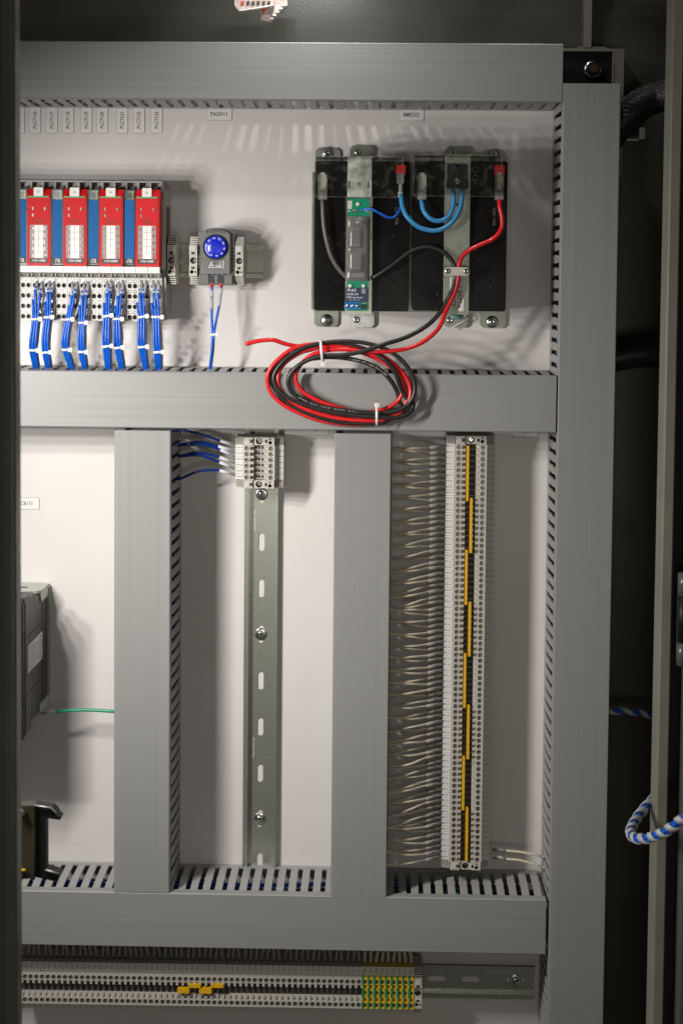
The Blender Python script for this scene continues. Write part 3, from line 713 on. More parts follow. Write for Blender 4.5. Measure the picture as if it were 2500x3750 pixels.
# ================================================================ terminal blocks (local: u across the rail = x, v along the rail = y)
def terminal_body(p, foot=8):
    """one feed-through terminal: sloping marker tiers, screw tiers with real holes, open jumper trench"""
    h_ = p/2-0.07; mb = MB()
    prof = [(-24.2, foot), (-24.2, 36.6), (-16.2, 38.4), (-16.2, 45), (-9, 45), (-9, 39.5), (-5.4, 39.5), (-5.4, 36), (5.4, 36), (5.4, 39.5), (9, 39.5), (9, 45), (16.2, 45), (16.2, 38.4), (24.2, 36.6), (24.2, foot)]
    b = len(mb.v); n = len(prof)
    mb.v += [(u, -h_, d) for u, d in prof]+[(u, h_, d) for u, d in prof]
    for i in range(n-1):
        if i in (3, 11): continue
        mb.face([b+i, b+i+1, b+n+i+1, b+n+i])
    mb.face([b+i for i in range(n)]); mb.face([b+n+i for i in range(n)][::-1])
    for sg in (-1, 1):
        x0, x1 = (9, 16.2) if sg > 0 else (-16.2, -9)
        mb.holed(x0, x1, -h_, h_, 45, (sg*12.2, 0), 2.3, 3.2, 14, hm=1)
        for s2 in (-1, 1):
            mb.box(*sorted((sg*5.3, sg*9.05)), *sorted((s2*1.75, s2*h_)), 36, 44.9)
    return mb
def terminal_screw(dep=41.9):
    mb = MB(); mb.lathe((0, 0), [(2.2, dep), (2.2, dep+0.9), (1.9, dep+1.2)], 14); mb.m = 1
    mb.box(-1.8, 1.8, -0.3, 0.3, dep+0.6, dep+1.3); return mb
TSCREW = terminal_screw().mesh('screw', ['screw_dim', 'dark'])
def socket_mesh(p):
    mb = MB(); h_ = p/2-0.07
    mb.box(-5.2, 5.2, -h_+0.5, h_-0.5, 36, 37.4); mb.m = 1
    for u in (-3.6, -0.2, 3.2): mb.box(u-1.0, u+1.0, -1.2, 1.2, 37.4, 37.7)
    return mb
def marker_mesh(p):
    """marker plate lying on the outer slope (u<0 side)"""
    h_ = p/2-0.2; a = math.atan2(1.8, 8.0)
    mb = MB(); nx, nd = -math.sin(a), math.cos(a)
    q = [(-24.6, 36.52), (-16.3, 38.4)]
    b = len(mb.v)
    for off in (0.05, 0.9):
        for (u, d) in q:
            for v in (-h_, h_): mb.v.append((u+nx*off, v, d+nd*off))
    for f in ((0, 1, 3, 2), (4, 6, 7, 5), (0, 2, 6, 4), (1, 5, 7, 3), (0, 4, 5, 1), (2, 3, 7, 6)): mb.face([b+i for i in f])
    return mb
SLOPE = math.atan2(1.88, 8.3)
def marker_text(parent, txt, size, side, turn):
    """lettering on the marker slope; side -1/+1; turn 0 reads along u, +-1 across"""
    o = bpy.data.objects.new('lettering', text_mesh(txt, size, 'ink')); COL.objects.link(o); o.parent = parent
    a = SLOPE*(1 if side < 0 else -1)
    n = Vector((-math.sin(a) if side < 0 else math.sin(-a), 0, 0))
    # frame: e1 along slope in +u, normal outwards
    e1 = Vector((math.cos(a), -math.sin(a), 0)); up_ = Vector((0, 0, 1)); nrm = Vector((-math.sin(a), -math.cos(a), 0))
    c = Vector((side*20.4, -(37.45), 0))+nrm*1.0
    xax, zax = (e1, up_) if turn == 0 else (-e1, -up_)
    # text mesh lies in local XZ facing -Y
    m = Matrix(((xax.x, -nrm.x, zax.x, c.x/1000), (xax.y, -nrm.y, zax.y, c.y/1000), (xax.z, -nrm.z, zax.z, c.z/1000), (0, 0, 0, 1)))
    o.matrix_local = m; return o
def terminal_kit(p, body_mats, sock=('brown', 'dark'), foot=8):
    k = {'body': terminal_body(p, foot).mesh('body', body_mats), 'socket': socket_mesh(p).mesh('jumper_socket', list(sock)), 'marker': marker_mesh(p).mesh('marker', 'white')}
    return k
def place_terminal(kit, label, at, grp, rot, txt, txt2, size, flip=False, cat='terminal block', name='terminal_block'):
    t = thing(name, label, cat, at, grp, rot)
    inst('body', kit['body'], t); inst('jumper_socket', kit['socket'], t)
    for sg in (-1, 1):
        s_ = inst('screw', TSCREW, t, (sg*12.2, 0, 0), random.uniform(0, 3.1))
    ml = inst('marker', kit['marker'], t); mr_ = inst('marker', kit['marker'], t); mr_.rotation_euler = (0, math.pi, 0)
    mr_.scale = (1, 1, 1)
    marker_text(ml, txt, size, -1, 1 if flip else 0)
    o = marker_text(ml, txt2, size, 1, 1 if flip else 0); o.parent = mr_
    o.matrix_local = Matrix.Rotation(math.pi, 4, 'Y').inverted() @ o.matrix_local
    return t
def end_block_kit(p):
    h_ = p/2-0.08; K = {}
    mb = MB()
    prof = [(-24, 8), (-24, 30), (-15.6, 34), (-15.6, 45), (-6.4, 45), (-6.4, 43), (6.4, 43), (6.4, 45), (15.6, 45), (15.6, 34), (24, 30), (24, 8)]
    b = len(mb.v); n = len(prof)
    mb.v += [(u, -h_, d) for u, d in prof]+[(u, h_, d) for u, d in prof]
    for i in range(n-1):
        if i in (5, 7): continue
        mb.face([b+i, b+i+1, b+n+i+1, b+n+i])
    mb.face([b+i for i in range(n)]); mb.face([b+n+i for i in range(n)][::-1])
    mb.holed(-6.4, 6.4, -h_, h_, 43, (0, 0), 3.3, 8, 16, hm=1)
    mb.holed(6.4, 15.6, -h_, h_, 45, (11.4, -1.2), 1.9, 5, 12, hm=1)
    mb.m = 1; mb.box(10.6, 12.4, 1.6, 3.2, 44.9, 45.05); mb.box(6.2, 8.6, -1.6, 1.6, 44.9, 45.05); mb.box(-8.8, -6.2, -1.6, 1.6, 44.9, 45.05)
    K['body'] = mb.mesh('body', ['beige', 'dark'])
    K['fin'] = MB().box(16.6, 17.8, -h_, h_, 28, 40).mesh('fin', 'beige')
    mb = MB(); mb.box(-14.2, -9.6, -2.4, 2.4, 45, 45.7); K['clip'] = mb.mesh('clip', 'rtb')
    mb = MB(); mb.lathe((0, 0), [(2.6, 35.2), (2.6, 37.4), (2.0, 37.9)], 14); mb.m = 1; mb.box(-2.2, 2.2, -0.4, 0.4, 37, 38); K['screw'] = mb.mesh('screw', ['screw', 'dark'])
    return K
EB = end_block_kit(8.2)
def end_block(at, rot, label):
    t = thing('end_block', label, 'end block', at, 'beige rail end blocks', rot)
    for k in ('body', 'clip'): inst(k, EB[k], t)
    for k in range(4):
        inst('fin', EB['fin'], t, (k*2.1, 0, 0.4-k*1.3)); inst('fin', EB['fin'], t, (-k*2.1, 0, 0.4-k*1.3), math.pi)
    inst('screw', EB['screw'], t, (0, 0, 0), random.uniform(0.3, 1.2))
    return t
HALFPI = math.pi/2
for px_, lab in ((628, 'beige end block between the plc row and the bare bit of rail'), (708, 'beige end block tight against the near side of the thermostat'), (876, 'beige end block between the thermostat and the cut rail end')):
    end_block((PX(px_, 955, 42), YRH, 0), -HALFPI, lab)

# ---- tall column
PR = 5.915; Y0 = -174.6; NR = 73
KR = terminal_kit(PR, ['beige', 'brown'])
for i in range(NR):
    place_terminal(KR, 'beige terminal block marked 55151, %s from the top of the tall column' % ordinal(i+1), (XTS, Y0-i*PR, 0), 'terminal blocks of the tall column', 0, '55151', '55151', 2.0)
end_block((XTS, Y0+PR/2+4.2, 0), 0, 'beige end block on top of the tall terminal column')
end_block((XTS, Y0-(NR-1)*PR-PR/2-4.2, 0), 0, 'beige end block at the foot of the tall terminal column')
for j in range(8):
    a, b_ = Y0-9*j*PR+1.6, Y0-(9*j+9)*PR-1.6
    u = XTS+(-3.2 if j % 2 == 0 else 1.0)
    t = thing('jumper', '%s yellow jumper bar from the top of the tall terminal column' % ordinal(j+1), 'jumper bar', (u, (a+b_)/2, 37), 'long yellow jumper bars')
    part('bar', MB().prism(rrect(u-1.35, u+1.35, b_, a, 0.7), 40.2, 45.6), 'yellow', t)
    for k in range(10): part('tooth', MB().box(u-0.7, u+0.7, Y0-(9*j+k)*PR-0.5, Y0-(9*j+k)*PR+0.5, 37.8, 40.2), 'screw_dim', t)
# ---- wires of the tall column, in pairs out of the duct slots
xs0 = XS+27.2
nsl = int((-158.6+628.6)/PITCH); st_ = (-158.6-628.6)/2-(nsl-1)*PITCH/2
slots = [st_+PITCH/2+k*PITCH for k in range(nsl-1)]
STRIPE_R = 1.36
for i in range(NR):
    y = Y0-i*PR
    sy = min(slots, key=lambda q: abs(q-(Y0-(i//2)*2*PR-PR*0.5)))
    dy = random.uniform(-0.9, 0.9); dd = random.uniform(-2, 2)
    xe = XTS-24.0
    p_end = (xe, y+0.2, 35.5); p_s = (xe-17.5, y+dy-0.4, 47+dd*0.5); p_m = (xe-34, y*0.62+sy*0.38+random.uniform(-0.8, 0.8), 59+dd)
    pts = [(xs0-12, sy+random.uniform(-2, 2), 60), (xs0+3, sy+random.uniform(-1.2, 1.2), 63+dd), p_m, p_s, p_end]
    lab = 'cream wire with dark stripe to the %s terminal of the tall column' % ordinal(i+1)
    o = wire('striped_wire', 'palewire', pts, 1.3, lab, 'striped wires of the tall column', 5, 7)
    path = smooth_path(pts, 5)[4:-5]; mb = MB()
    ph = random.uniform(0, 6.28); hel = []
    # helical stripe laid on the insulation
    tb = MB(); tb.tube(path, 1.2, 4)
    for k, (c, u_, w_) in enumerate(tb.frames):
        a = ph+k*0.34; hel.append(tuple(c+u_*(1.1*math.cos(a))+w_*(1.1*math.sin(a))))
    part('stripe', MB().tube(hel, 0.30, 5), 'navywire', o)
    sl_ = part('marker_sleeve', MB().tube([p_s, tuple(Vector(p_s).lerp(Vector(p_end), 0.5)), p_end], 1.85, 9), 'sleeve_dim', o)
    mid = Vector(p_s).lerp(Vector(p_end), 0.45)
    letter('55151', 2.5, sl_, (mid.x, mid.y, mid.z+2.1), math.atan2(p_end[1]-p_s[1], p_end[0]-p_s[0]))
for k, (py0, py1, lab) in enumerate(((3113, 3139, 'upper'), (3143, 3178, 'lower'))):
    pts = [(XTS+24, Y0-(NR-2+k)*PR, 27), P(1850, py0+3, 30), P(1900, py0+8, 32), P(1960, (py0*0.3+py1*0.7), 34), P(1987, py1, 33), (XR-20, PY(1990, py1+6, 30), 30)]
    o = wire('outgoing_wire', 'palewire', pts, 1.35, '%s cream wire leaving the foot of the tall column' % lab, 'outgoing cream wires', 6)
    sleeve_on(o, P(1802, py0-2, 28), P(1852, py0+3, 30), 1.65, 'sleeve_dim', '55151', 2.0)
    tb = MB(); tb.tube(smooth_path(pts, 6)[12:28], 1.2, 4)
    part('stripe', MB().tube([tuple(c+u_*(1.15*math.cos(1+i*0.35))+w_*(1.15*math.sin(1+i*0.35))) for i, (c, u_, w_) in enumerate(tb.frames)], 0.42, 5), 'skywire', o)

# ---- six terminals on the bare rail
XS6 = -123.9; Y6 = -178.4; P6 = 5.95
K6 = terminal_kit(P6, ['beige', 'brown'], ('rtb_dim', 'dark'))
six = ['O:201/04', 'O:201/05', 'O:201/06', 'O:201/07', 'O:205/04', 'O:205/05']
for i, s_ in enumerate(six):
    place_terminal(K6, 'beige terminal block marked %s, %s of the six on the bare rail' % (s_, ordinal(i+1)), (XS6, Y6-i*P6, 0), 'six terminal blocks on the bare rail', 0, s_, s_, 1.75)
end_block((XS6, Y6+P6/2+4.2, 0), 0, 'beige end block above the six terminals on the bare rail')
end_block((XS6, Y6-5*P6-P6/2-4.2, 0), 0, 'beige end block below the six terminals on the bare rail')
src = [(668, 1575), (665, 1628), (668, 1630), (664, 1668), (668, 1670), (662, 1752)]
mids = [(740, 1592), (730, 1618), (735, 1628), (725, 1657), (735, 1668), (730, 1725)]
sl0 = [(806, 1614), (798, 1634), (806, 1646), (803, 1674), (803, 1692), (803, 1723)]
for i in range(6):
    e = (XS6-24, Y6-i*P6, 27); s_ = P(sl0[i][0], sl0[i][1], 31)
    a = P(src[i][0]-40, src[i][1]+4, 30); c = P(src[i][0], src[i][1], 36); m_ = P(mids[i][0], mids[i][1], 37)
    o = wire('sleeved_wire', 'navywire', [a, c, m_, s_, e], 1.4, 'dark blue wire sleeved MCC1-O:%s, %s from the top beside the six terminals' % (six[i][2:], ordinal(i+1)), 'dark blue wires of the six terminals', 6)
    sleeve_on(o, s_, e, 1.75, 'sleeve', 'MCC1-O:'+six[i][2:], 1.7)

# ---- bottom row
PB = 5.947; XB0 = PX(91, 3585, 54); YBR = -740.0; UPB = 9.0     # taller blocks stand further out from the rail
KB = terminal_kit(PB, ['beige', 'dark'], foot=-1)
kg = terminal_body(PB, -1)
GND = {'body': kg.mesh('body', ['gnd_y', 'dark']), 'socket': None, 'marker': KB['marker']}
mbh = MB(); mbh.box(-16.3, 16.3, -PB/2+0.02, -0.4, -1, 44.0); mbh.box(*(-16.25, -9.0), -PB/2+0.02, -0.9, 44, 45.25); mbh.box(9.0, 16.25, -PB/2+0.02, -0.9, 44, 45.25)
GHALF = mbh.mesh('green_half', 'gnd_g')
mbs = MB(); mbs.box(-5.3, 5.3, -PB/2+0.1, PB/2-0.1, 36, 43.0); mbs.m = 1; mbs.cyl((0, 0), 1.9, 42.5, 43.2, 12)
GSOCK = mbs.mesh('jumper_socket', ['gnd_y', 'dark'])
texts = ['I:105/%02d' % i for i in range(28)]+['I:105/%d' % i for i in (28, 28, 29, 29, 30, 30, 31, 31)]+['O:105/%02d' % i for i in range(8)]+['O:106/%02d' % i for i in range(16)]
for k in range(-1, 68):
    x = XB0+k*PB; at = (x, YBR+0.004*(x+160), UPB)
    if k < 59:
        tx = texts[k+1]
        place_terminal(KB, 'grey terminal block marked %s, %s from the near post in the bottom row' % (tx, ordinal(k+2)), at, 'grey terminal blocks of the bottom row', -HALFPI, tx, tx, 1.75, flip=True)
    else:
        GND['socket'] = GSOCK
        t = place_terminal(GND, 'green and yellow ground terminal, %s of nine in the bottom row' % ordinal(k-58), at, 'green and yellow ground terminals', -HALFPI, 'GND', 'GND', 2.2, flip=True, name='ground_terminal')
        inst('green_half', GHALF, t)
end_block((XB0+67*PB+PB/2+4.2, YBR+0.7, UPB-1), -HALFPI, 'beige end block after the green and yellow ground terminals')
for n_, (xa, xb, ya, yb) in enumerate(((649, 693, 3621, 3637), (692, 735, 3605, 3617), (729, 775, 3621, 3638), (775, 818, 3605, 3617))):
    a, b_ = P(xa, yb, 55), P(xb, ya, 55)
    t = thing('small_jumper', '%s short yellow jumper from the near post in the bottom row' % ordinal(n_+1), 'jumper bar', ((a[0]+b_[0])/2, (a[1]+b_[1])/2, 49), 'short yellow jumper bars')
    part('bar', MB().prism(rrect(a[0], b_[0], a[1], b_[1], 0.8), 51, 56.5), 'yellow', t)
    part('tooth', MB().box(a[0]+2, b_[0]-2, a[1]+1.4, b_[1]-1.4, 46.5, 51), 'screw_dim', t)
for k in range(-1, 68):
    x = XB0+k*PB; g_ = k >= 59
    pts = [(x, YBR+23.5, 35), (x+random.uniform(-0.6, 0.6), YBR+31, 36+random.uniform(-1, 2)), (x+random.uniform(-1.8, 1.8), YBR+42, 36+random.uniform(-2, 4)), (x+random.uniform(-2, 2), YB-20, 36)]
    o = wire('ground_wire' if g_ else 'dark_wire', 'greenwire' if g_ else 'blackwire', pts, 1.5 if g_ else 1.35, ('green wire into the %s ground terminal' % ordinal(k-58)) if g_ else 'dark wire into the %s terminal of the bottom row' % ordinal(k+2), 'green ground wires' if g_ else 'dark wires above the bottom row', 3, 7)
    path = smooth_path(pts, 3)
    part('marker_sleeve', MB().tube(path[1:7], 1.75, 8), 'sleeve_dim' if not g_ else 'sleeve', o)

# ================================================================ thermostat
tc_ = P(790, 945, 40)
t = thing('thermostat', 'dark grey thermostat with blue dial clipped on the short rail', 'thermostat', (tc_[0], YRH, 0))
x0, x1 = PX(726, 945, 40), PX(858, 945, 40); xm = (x0+x1)/2; yb = PY(790, 1043, 40); ysh = PY(790, 848, 40); yt = PY(790, 833, 44)
arc = [(x0+(x1-x0)*(0.5+0.40*math.cos(math.radians(a))), ysh-1+(yt-ysh+1)*math.sin(math.radians(a))) for a in range(0, 181, 12)]
prof = [(x0+0.8, yb), (x1-0.8, yb), (x1, yb+1), (x1, ysh-0.8), (x1-1, ysh)]+arc+[(x0+1, ysh), (x0, ysh-0.8), (x0, yb+1)]
hous = part('housing', MB().prism(prof, 9, 41), 'thermo', t)
fx0, fx1 = x0+3.2, x1-4.2
part('front_shell', MB().prism([(fx0, yb+11.2), (fx1, yb+11.2), (fx1, ysh-2)]+[(xm-0.5+(fx1-fx0)*0.46*math.cos(math.radians(a)), ysh-2+(yt-ysh+0.4)*math.sin(math.radians(a))) for a in range(0, 181, 15)]+[(fx0, ysh-2)], 41, 46.5), 'thermo', t)
part('lower_lip', MB().prism([(yb, 41), (yb+10.2, 41), (yb+10.2, 44.6), (yb+1.2, 43.6)], fx0-2, fx1+2, 'x'), 'thermo', t)
dc = P(789, 904, 48); rd = 11.4
mb = MB(); bezel(mb, (dc[0], dc[1]), rd+0.25, rd+1.7, 46.3, 47.2, 28); part('dial_recess', mb, 'dark', t)
dial = part('dial', MB().lathe((dc[0], dc[1]), [(rd+0.1, 46.3), (rd, 48.8), (rd-0.7, 49.6), (3.2, 49.9), (0.6, 49.9)], 32), 'dial', t)
mb = MB(); a = math.radians(30); ux, uy = math.cos(a), math.sin(a)
mb.prism([(dc[0]+ux*2-uy*0.35, dc[1]+uy*2+ux*0.35), (dc[0]-ux*2-uy*0.35, dc[1]-uy*2+ux*0.35), (dc[0]-ux*2+uy*0.35, dc[1]-uy*2-ux*0.35), (dc[0]+ux*2+uy*0.35, dc[1]+uy*2-ux*0.35)], 49.85, 50.0)
part('dial_slot', mb, 'navy', dial)
for k, s_ in enumerate(('32', '50', '68', '86', '104', '122', '140', '158', '176')):
    ang = math.radians(-116+k*35.5)
    letter(s_, 1.8, dial, (dc[0]+9.0*math.cos(ang), dc[1]+9.0*math.sin(ang), 49.95), ang+HALFPI, 'whiteink')
mb = MB()
for k in range(14):
    a = math.radians(160+k*5.6); mb.prism([(dc[0]+r_*math.cos(a+q), dc[1]+r_*math.sin(a+q)) for r_, q in ((9.7, 0), (10.3, 0), (10.3, 0.098), (9.7, 0.098))], 49.8, 49.98)
part('scale_arc', mb, 'whiteink', dial)
for k in range(7):
    xx = xm-8.4+k*2.9; yy = ysh-3.6+(yt-ysh+1.2)*math.sqrt(max(0, 1-((xx-xm)/17.5)**2))*1.0
    part('vent_slot', MB().box(xx-0.55, xx+0.55, yy-2.6, yy+1.0, 46.4, 46.7), 'dark', t)
for sg in (-1, 1):
    for k in range(7):
        yy = PY(790, 908+k*13, 41); xx = x0+1.4 if sg < 0 else x1-1.6
        part('side_vent', MB().box(xx-1.3, xx+1.3, yy-0.7, yy+0.7, 40.9, 41.25), 'dark', t)
# printed fan and contact symbols
fc = P(773, 968, 47); mb = MB()
for k in range(3):
    a = math.radians(90+120*k); cx_, cy_ = fc[0]+1.5*math.cos(a), fc[1]+1.5*math.sin(a)
    mb.prism([(cx_+1.3*math.cos(q)*math.cos(a)-0.6*math.sin(q)*math.sin(a), cy_+1.3*math.cos(q)*math.sin(a)+0.6*math.sin(q)*math.cos(a)) for q in [i*math.pi/5 for i in range(10)]], 46.5, 46.6+k*0.01)
part('fan_symbol', mb, 'whiteink', t)
mb = MB(); bx0, by0 = P(763, 979, 47)[:2]; bx1 = PX(811, 979, 47)
mb.box(bx0, bx1, by0, by0+0.5, 46.5, 46.62); mb.box(bx0, bx0+0.4, by0-0.7, by0+0.5, 46.5, 46.6)
cx_ = PX(816, 970, 47); mb.box(cx_, cx_+0.55, by0-1.2, by0+6.6, 46.5, 46.6); mb.box(cx_-1.4, cx_, by0+6.1, by0+6.6, 46.5, 46.6)
mb.prism([(cx_-2.0, by0+0.3), (cx_-1.5, by0+0.3), (cx_-3.2, by0+6.2), (cx_-3.7, by0+6.2)], 46.5, 46.64)
part('contact_symbol', mb, 'whiteink', t)
letter('NO', 2.2, t, P(799, 973, 46.6), 0, 'whiteink')
mb = MB(); q = P(788, 964, 47); mb.prism([(q[0]-0.9, q[1]-0.6), (q[0]+0.9, q[1]-0.6), (q[0], q[1]+1.2)], 46.5, 46.58); part('warning_symbol', mb, 'dark', t)
for px_ in (773, 808):
    q = P(px_, 1012, 44)
    tp = part('terminal_pocket', MB().prism(rrect(q[0]-2.7, q[0]+2.7, q[1]-6.8, q[1]+4.2, 1.0), 41, 45.0), 'drive_grey', t)
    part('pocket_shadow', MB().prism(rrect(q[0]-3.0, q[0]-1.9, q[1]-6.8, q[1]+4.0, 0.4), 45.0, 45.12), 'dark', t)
    scr = part('terminal_screw', MB().cyl((q[0]+0.3, q[1]+1.4), 2.0, 44.9, 45.3, 16), 'dark', t)
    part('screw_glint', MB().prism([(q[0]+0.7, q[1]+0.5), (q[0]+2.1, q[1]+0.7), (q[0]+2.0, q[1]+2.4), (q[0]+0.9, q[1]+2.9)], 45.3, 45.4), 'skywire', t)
for nm, pts, s0, s1, txt in (('left-hand', [(775, 1030, 42), (775.6, 1050, 42), (775, 1130, 44), (776, 1175, 46), (777, 1225, 48), (775, 1290, 48), (768, 1352, 42), (766, 1400, 36)], (775.6, 1064, 42.2), (775, 1130, 44), '55143'),
                         ('right-hand', [(810, 1030, 42), (809.8, 1050, 42), (801.5, 1121, 44), (790, 1180, 46), (783, 1225, 48), (779, 1290, 46), (771, 1352, 42), (769, 1400, 36)], (809.4, 1055, 42.2), (801.5, 1121, 44), '59111')):
    o = wire('thermostat_wire', 'bluewire', [P(*q) for q in pts], 1.35, '%s blue wire sleeved %s under the thermostat' % (nm, txt), 'thermostat wires', 6)
    sleeve_on(o, P(*s0), P(*s1), 1.75, 'sleeve', txt, 2.3, flip=True)
    part('ferrule_collar', MB().tube([P(*pts[0]), P(*pts[1])], 1.75, 10), 'redcap', o)
zip_tie(P(780, 1225, 48), 3.0, 1.9, 0.05, 'small clear cable tie joining the two thermostat wires', 1, 2.2, 2.8)

# ================================================================ battery set
BF = 75.0
bt = thing('battery_bracket', 'zinc bracket plate with screwed lugs behind the two black batteries', 'bracket', P(1505, 860, 0))
px0, px1, py0, py1 = PX(1150, 860, 2), PX(1853, 860, 2), PY(1500, 1142, 2), PY(1500, 590, 2)
part('plate', MB().box(px0, px1, py0, py1, 0.3, 2.0), 'steel_olive', bt)
part('side_edge', MB().box(px0-2.2, px0-0.1, py0+2, py1-12, 0.3, 9), 'steel_olive', bt)
LUG = [(1154, 1246, 541, 600, (1196, 560)), (1766, 1853, 546, 600, (1807, 566)), (1150, 1239, 1130, 1195, (1196, 1172)), (1757, 1851, 1130, 1200, (1801, 1178))]
def lug(xa, xb, ya, yb_, d0, d1, ch=3.2, top=True):
    a, b_ = P(xa, yb_, d1), P(xb, ya, d1)
    if top: poly = [(a[0], a[1]), (b_[0], a[1]), (b_[0], b_[1]-ch), (b_[0]-ch, b_[1]), (a[0]+ch, b_[1]), (a[0], b_[1]-ch)]
    else: poly = [(a[0]+ch, a[1]), (b_[0]-ch, a[1]), (b_[0], a[1]+ch), (b_[0], b_[1]), (a[0], b_[1]), (a[0], a[1]+ch)]
    return MB().prism(poly, d0, d1)
for xa, xb, ya, yb_, sc in LUG:
    tp = ya < 800
    part('lug', lug(xa, xb, ya, yb_, 2.05, 3.6, top=tp), 'steel_olive', bt)
    q = P(sc[0], sc[1], 3.6)
    part('washer', MB().lathe((q[0], q[1]), [(6.3, 3.6), (6.3, 4.6), (3, 4.7)], 20), 'screw_dim' if tp else 'screw', bt)
    sx_ = inst('screw', PAN, bt, tuple(Vector((q[0], q[1], 4.7))-Vector(ORIG[bt.name])), random.uniform(0, 1.5))
def battery(xa, xb, xb2, label):
    a = P(xa, 1137, BF); b_ = P(xb, 589, BF); c = ((a[0]+b_[0])/2, a[1], 0)
    t = thing('battery', label, 'battery', c, 'black batteries')
    w0, w1 = a[0], b_[0]-0.4
    mb = MB(); mb.prism(rrect(w0, w1, a[1], b_[1], 2.5), 8, BF-2.6); mb.prism(rrect(w0+0.5, w1-0.5, a[1]+0.5, b_[1]-0.5, 2.2), BF-2.6, BF-0.6); mb.prism(rrect(w0+1.3, w1-1.3, a[1]+1.3, b_[1]-1.3, 2.0), BF-0.6, BF)
    part('case', mb, 'battery', t)
    ys = PY(1300, 726, BF)
    part('lid_seam', MB().box(w0+1.6, w1-1.6, ys-0.25, ys+0.25, BF, BF+0.15), 'battery', t)
    part('bottom_edge', MB().box(w0+0.6, w1-0.6, a[1]+1.0, a[1]+1.6, BF-0.5, BF+0.25), 'battery', t)
    for cx_ in (0.24, 0.74):
        for py_ in (862, 1044):
            mb = MB(); bezel(mb, (w0+(w1-w0)*cx_, PY(1400, py_, BF)), 8.3, 8.9, BF-0.2, BF+0.28, 28); part('vent_ring', mb, 'battery', t)
    letter('L201 73A', 3.2, t, (w0+(w1-w0)*0.86, PY(1400, 790, BF), BF+0.1), -HALFPI, 'greywire')
    return t
battery(1150, 1504, 0, 'black battery under the strap with the green circuit board')
battery(1509, 1861, 0, 'black battery beside the shadowed side, under the plain zinc strap')
# ---- straps over the batteries
S1 = thing('battery_strap', 'zinc strap with frosted top carrying the circuit board over a battery', 'strap', P(1318, 860, 78), 'battery straps')
xa, xb = PX(1266, 860, 80), PX(1363, 860, 80); yA, yB = PY(1318, 1142, 80), PY(1318, 580, 80)
part('band', MB().box(xa, xb, yA, PY(1318, 722, 80), 77.6, 79.4), 'zinc', S1)
fr_ = part('frosted_plate', MB().box(xa+1, xb-1.2, PY(1318, 721, 80), yB, 77.6, 79.8), 'zinc_frost', S1)
part('top_bend', MB().box(xa+1, xb-1, yB+0.05, yB+1.8, 4, 79.4), 'zinc', S1)
part('bottom_bend', MB().box(xa, xb, yA-1.8, yA-0.05, 4, 79.4), 'zinc', S1)
for ya, yb_, sc, tp in ((532, 582, (1309, 556), True), (1142, 1198, (1304, 1170), False)):
    part('lug', lug(1281, 1370, ya, yb_, 3.8, 5.4, top=tp), 'steel_olive' if tp else 'zinc_frost', S1)
    q = P(sc[0], sc[1], 5.4); inst('screw', PAN, S1, tuple(Vector((q[0], q[1], 5.4))-Vector(ORIG[S1.name])), 0.4)
q = P(1314, 672, 80); part('hole', MB().lathe((q[0], q[1]), [(1.7, 79.8), (1.7, 80.2), (1.1, 80.2), (1.0, 79.85)], 16), 'screw_dim', S1)
for px_ in (1279, 1349): part('slot', MB().box(PX(px_-3, 672, 80), PX(px_+2, 672, 80), PY(1314, 688, 80), PY(1314, 662, 80), 79.8, 79.95), 'dark', S1)
S2 = thing('plain_strap', 'plain zinc strap holding the fuse block and cable clamp', 'strap', P(1674, 860, 78), 'battery straps')
xc, xd = PX(1629, 860, 80), PX(1719, 860, 80)
part('band', MB().box(xc, xd, PY(1674, 1145, 80), PY(1674, 570, 80), 77.6, 79.4), 'steel_olive', S2)
part('edge_fold', MB().box(xc-0.8, xc-0.05, PY(1674, 1145, 80), PY(1674, 575, 80), 75.5, 80.2), 'zinc', S2)
part('top_bend', MB().box(xc, xd, PY(1674, 570, 80)+0.05, PY(1674, 570, 80)+1.8, 4, 79.4), 'steel_olive', S2)
part('bottom_bend', MB().box(xc, xd, PY(1674, 1145, 80)-1.8, PY(1674, 1145, 80)-0.05, 4, 79.4), 'steel_olive', S2)
for ya, yb_, sc, tp in ((534, 574, (1658, 557), True), (1145, 1198, (1647, 1172), False)):
    part('lug', lug(1630 if tp else 1625, 1720 if tp else 1711, ya, yb_, 3.8, 5.4, top=tp), 'steel_olive', S2)
    q = P(sc[0], sc[1], 5.4); inst('screw', PAN, S2, tuple(Vector((q[0], q[1], 5.4))-Vector(ORIG[S2.name])), 0.9)
q = P(1674, 748, 80); part('hole', MB().cyl((q[0], q[1]), 1.6, 79.4, 79.5, 14), 'dark', S2)
q = P(1674, 665, 84); k_ = thing('fuse_block', 'black fuse block screwed to the plain zinc strap', 'fuse block', P(1675, 645, 80))
mb = MB(); fa, fb = P(1638, 689, 86), P(1712, 600, 86); mb.box(fa[0], fb[0], fa[1], fb[1], 79.6, 87); part('block', mb, 'dark', k_)
mb = MB(); mb.box(fa[0]-1, fa[0]-0.05, fa[1]+0.2, fa[1]+8, 79.6, 85); mb.box(fb[0]+0.05, fb[0]+1, fa[1]+0.2, fa[1]+8, 79.6, 85); part('clip', mb, 'dark', k_)
part('key_notch', MB().box((fa[0]+fb[0])/2-2.4, (fa[0]+fb[0])/2+2.4, fb[1]-2.4, fb[1]-0.2, 87, 88.2), 'battery', k_)
inst('screw', SMALLPAN, k_, tuple(Vector((q[0], q[1], 87))-Vector(ORIG[k_.name])), 0.3).scale = (1.25, 1.25, 1.25)
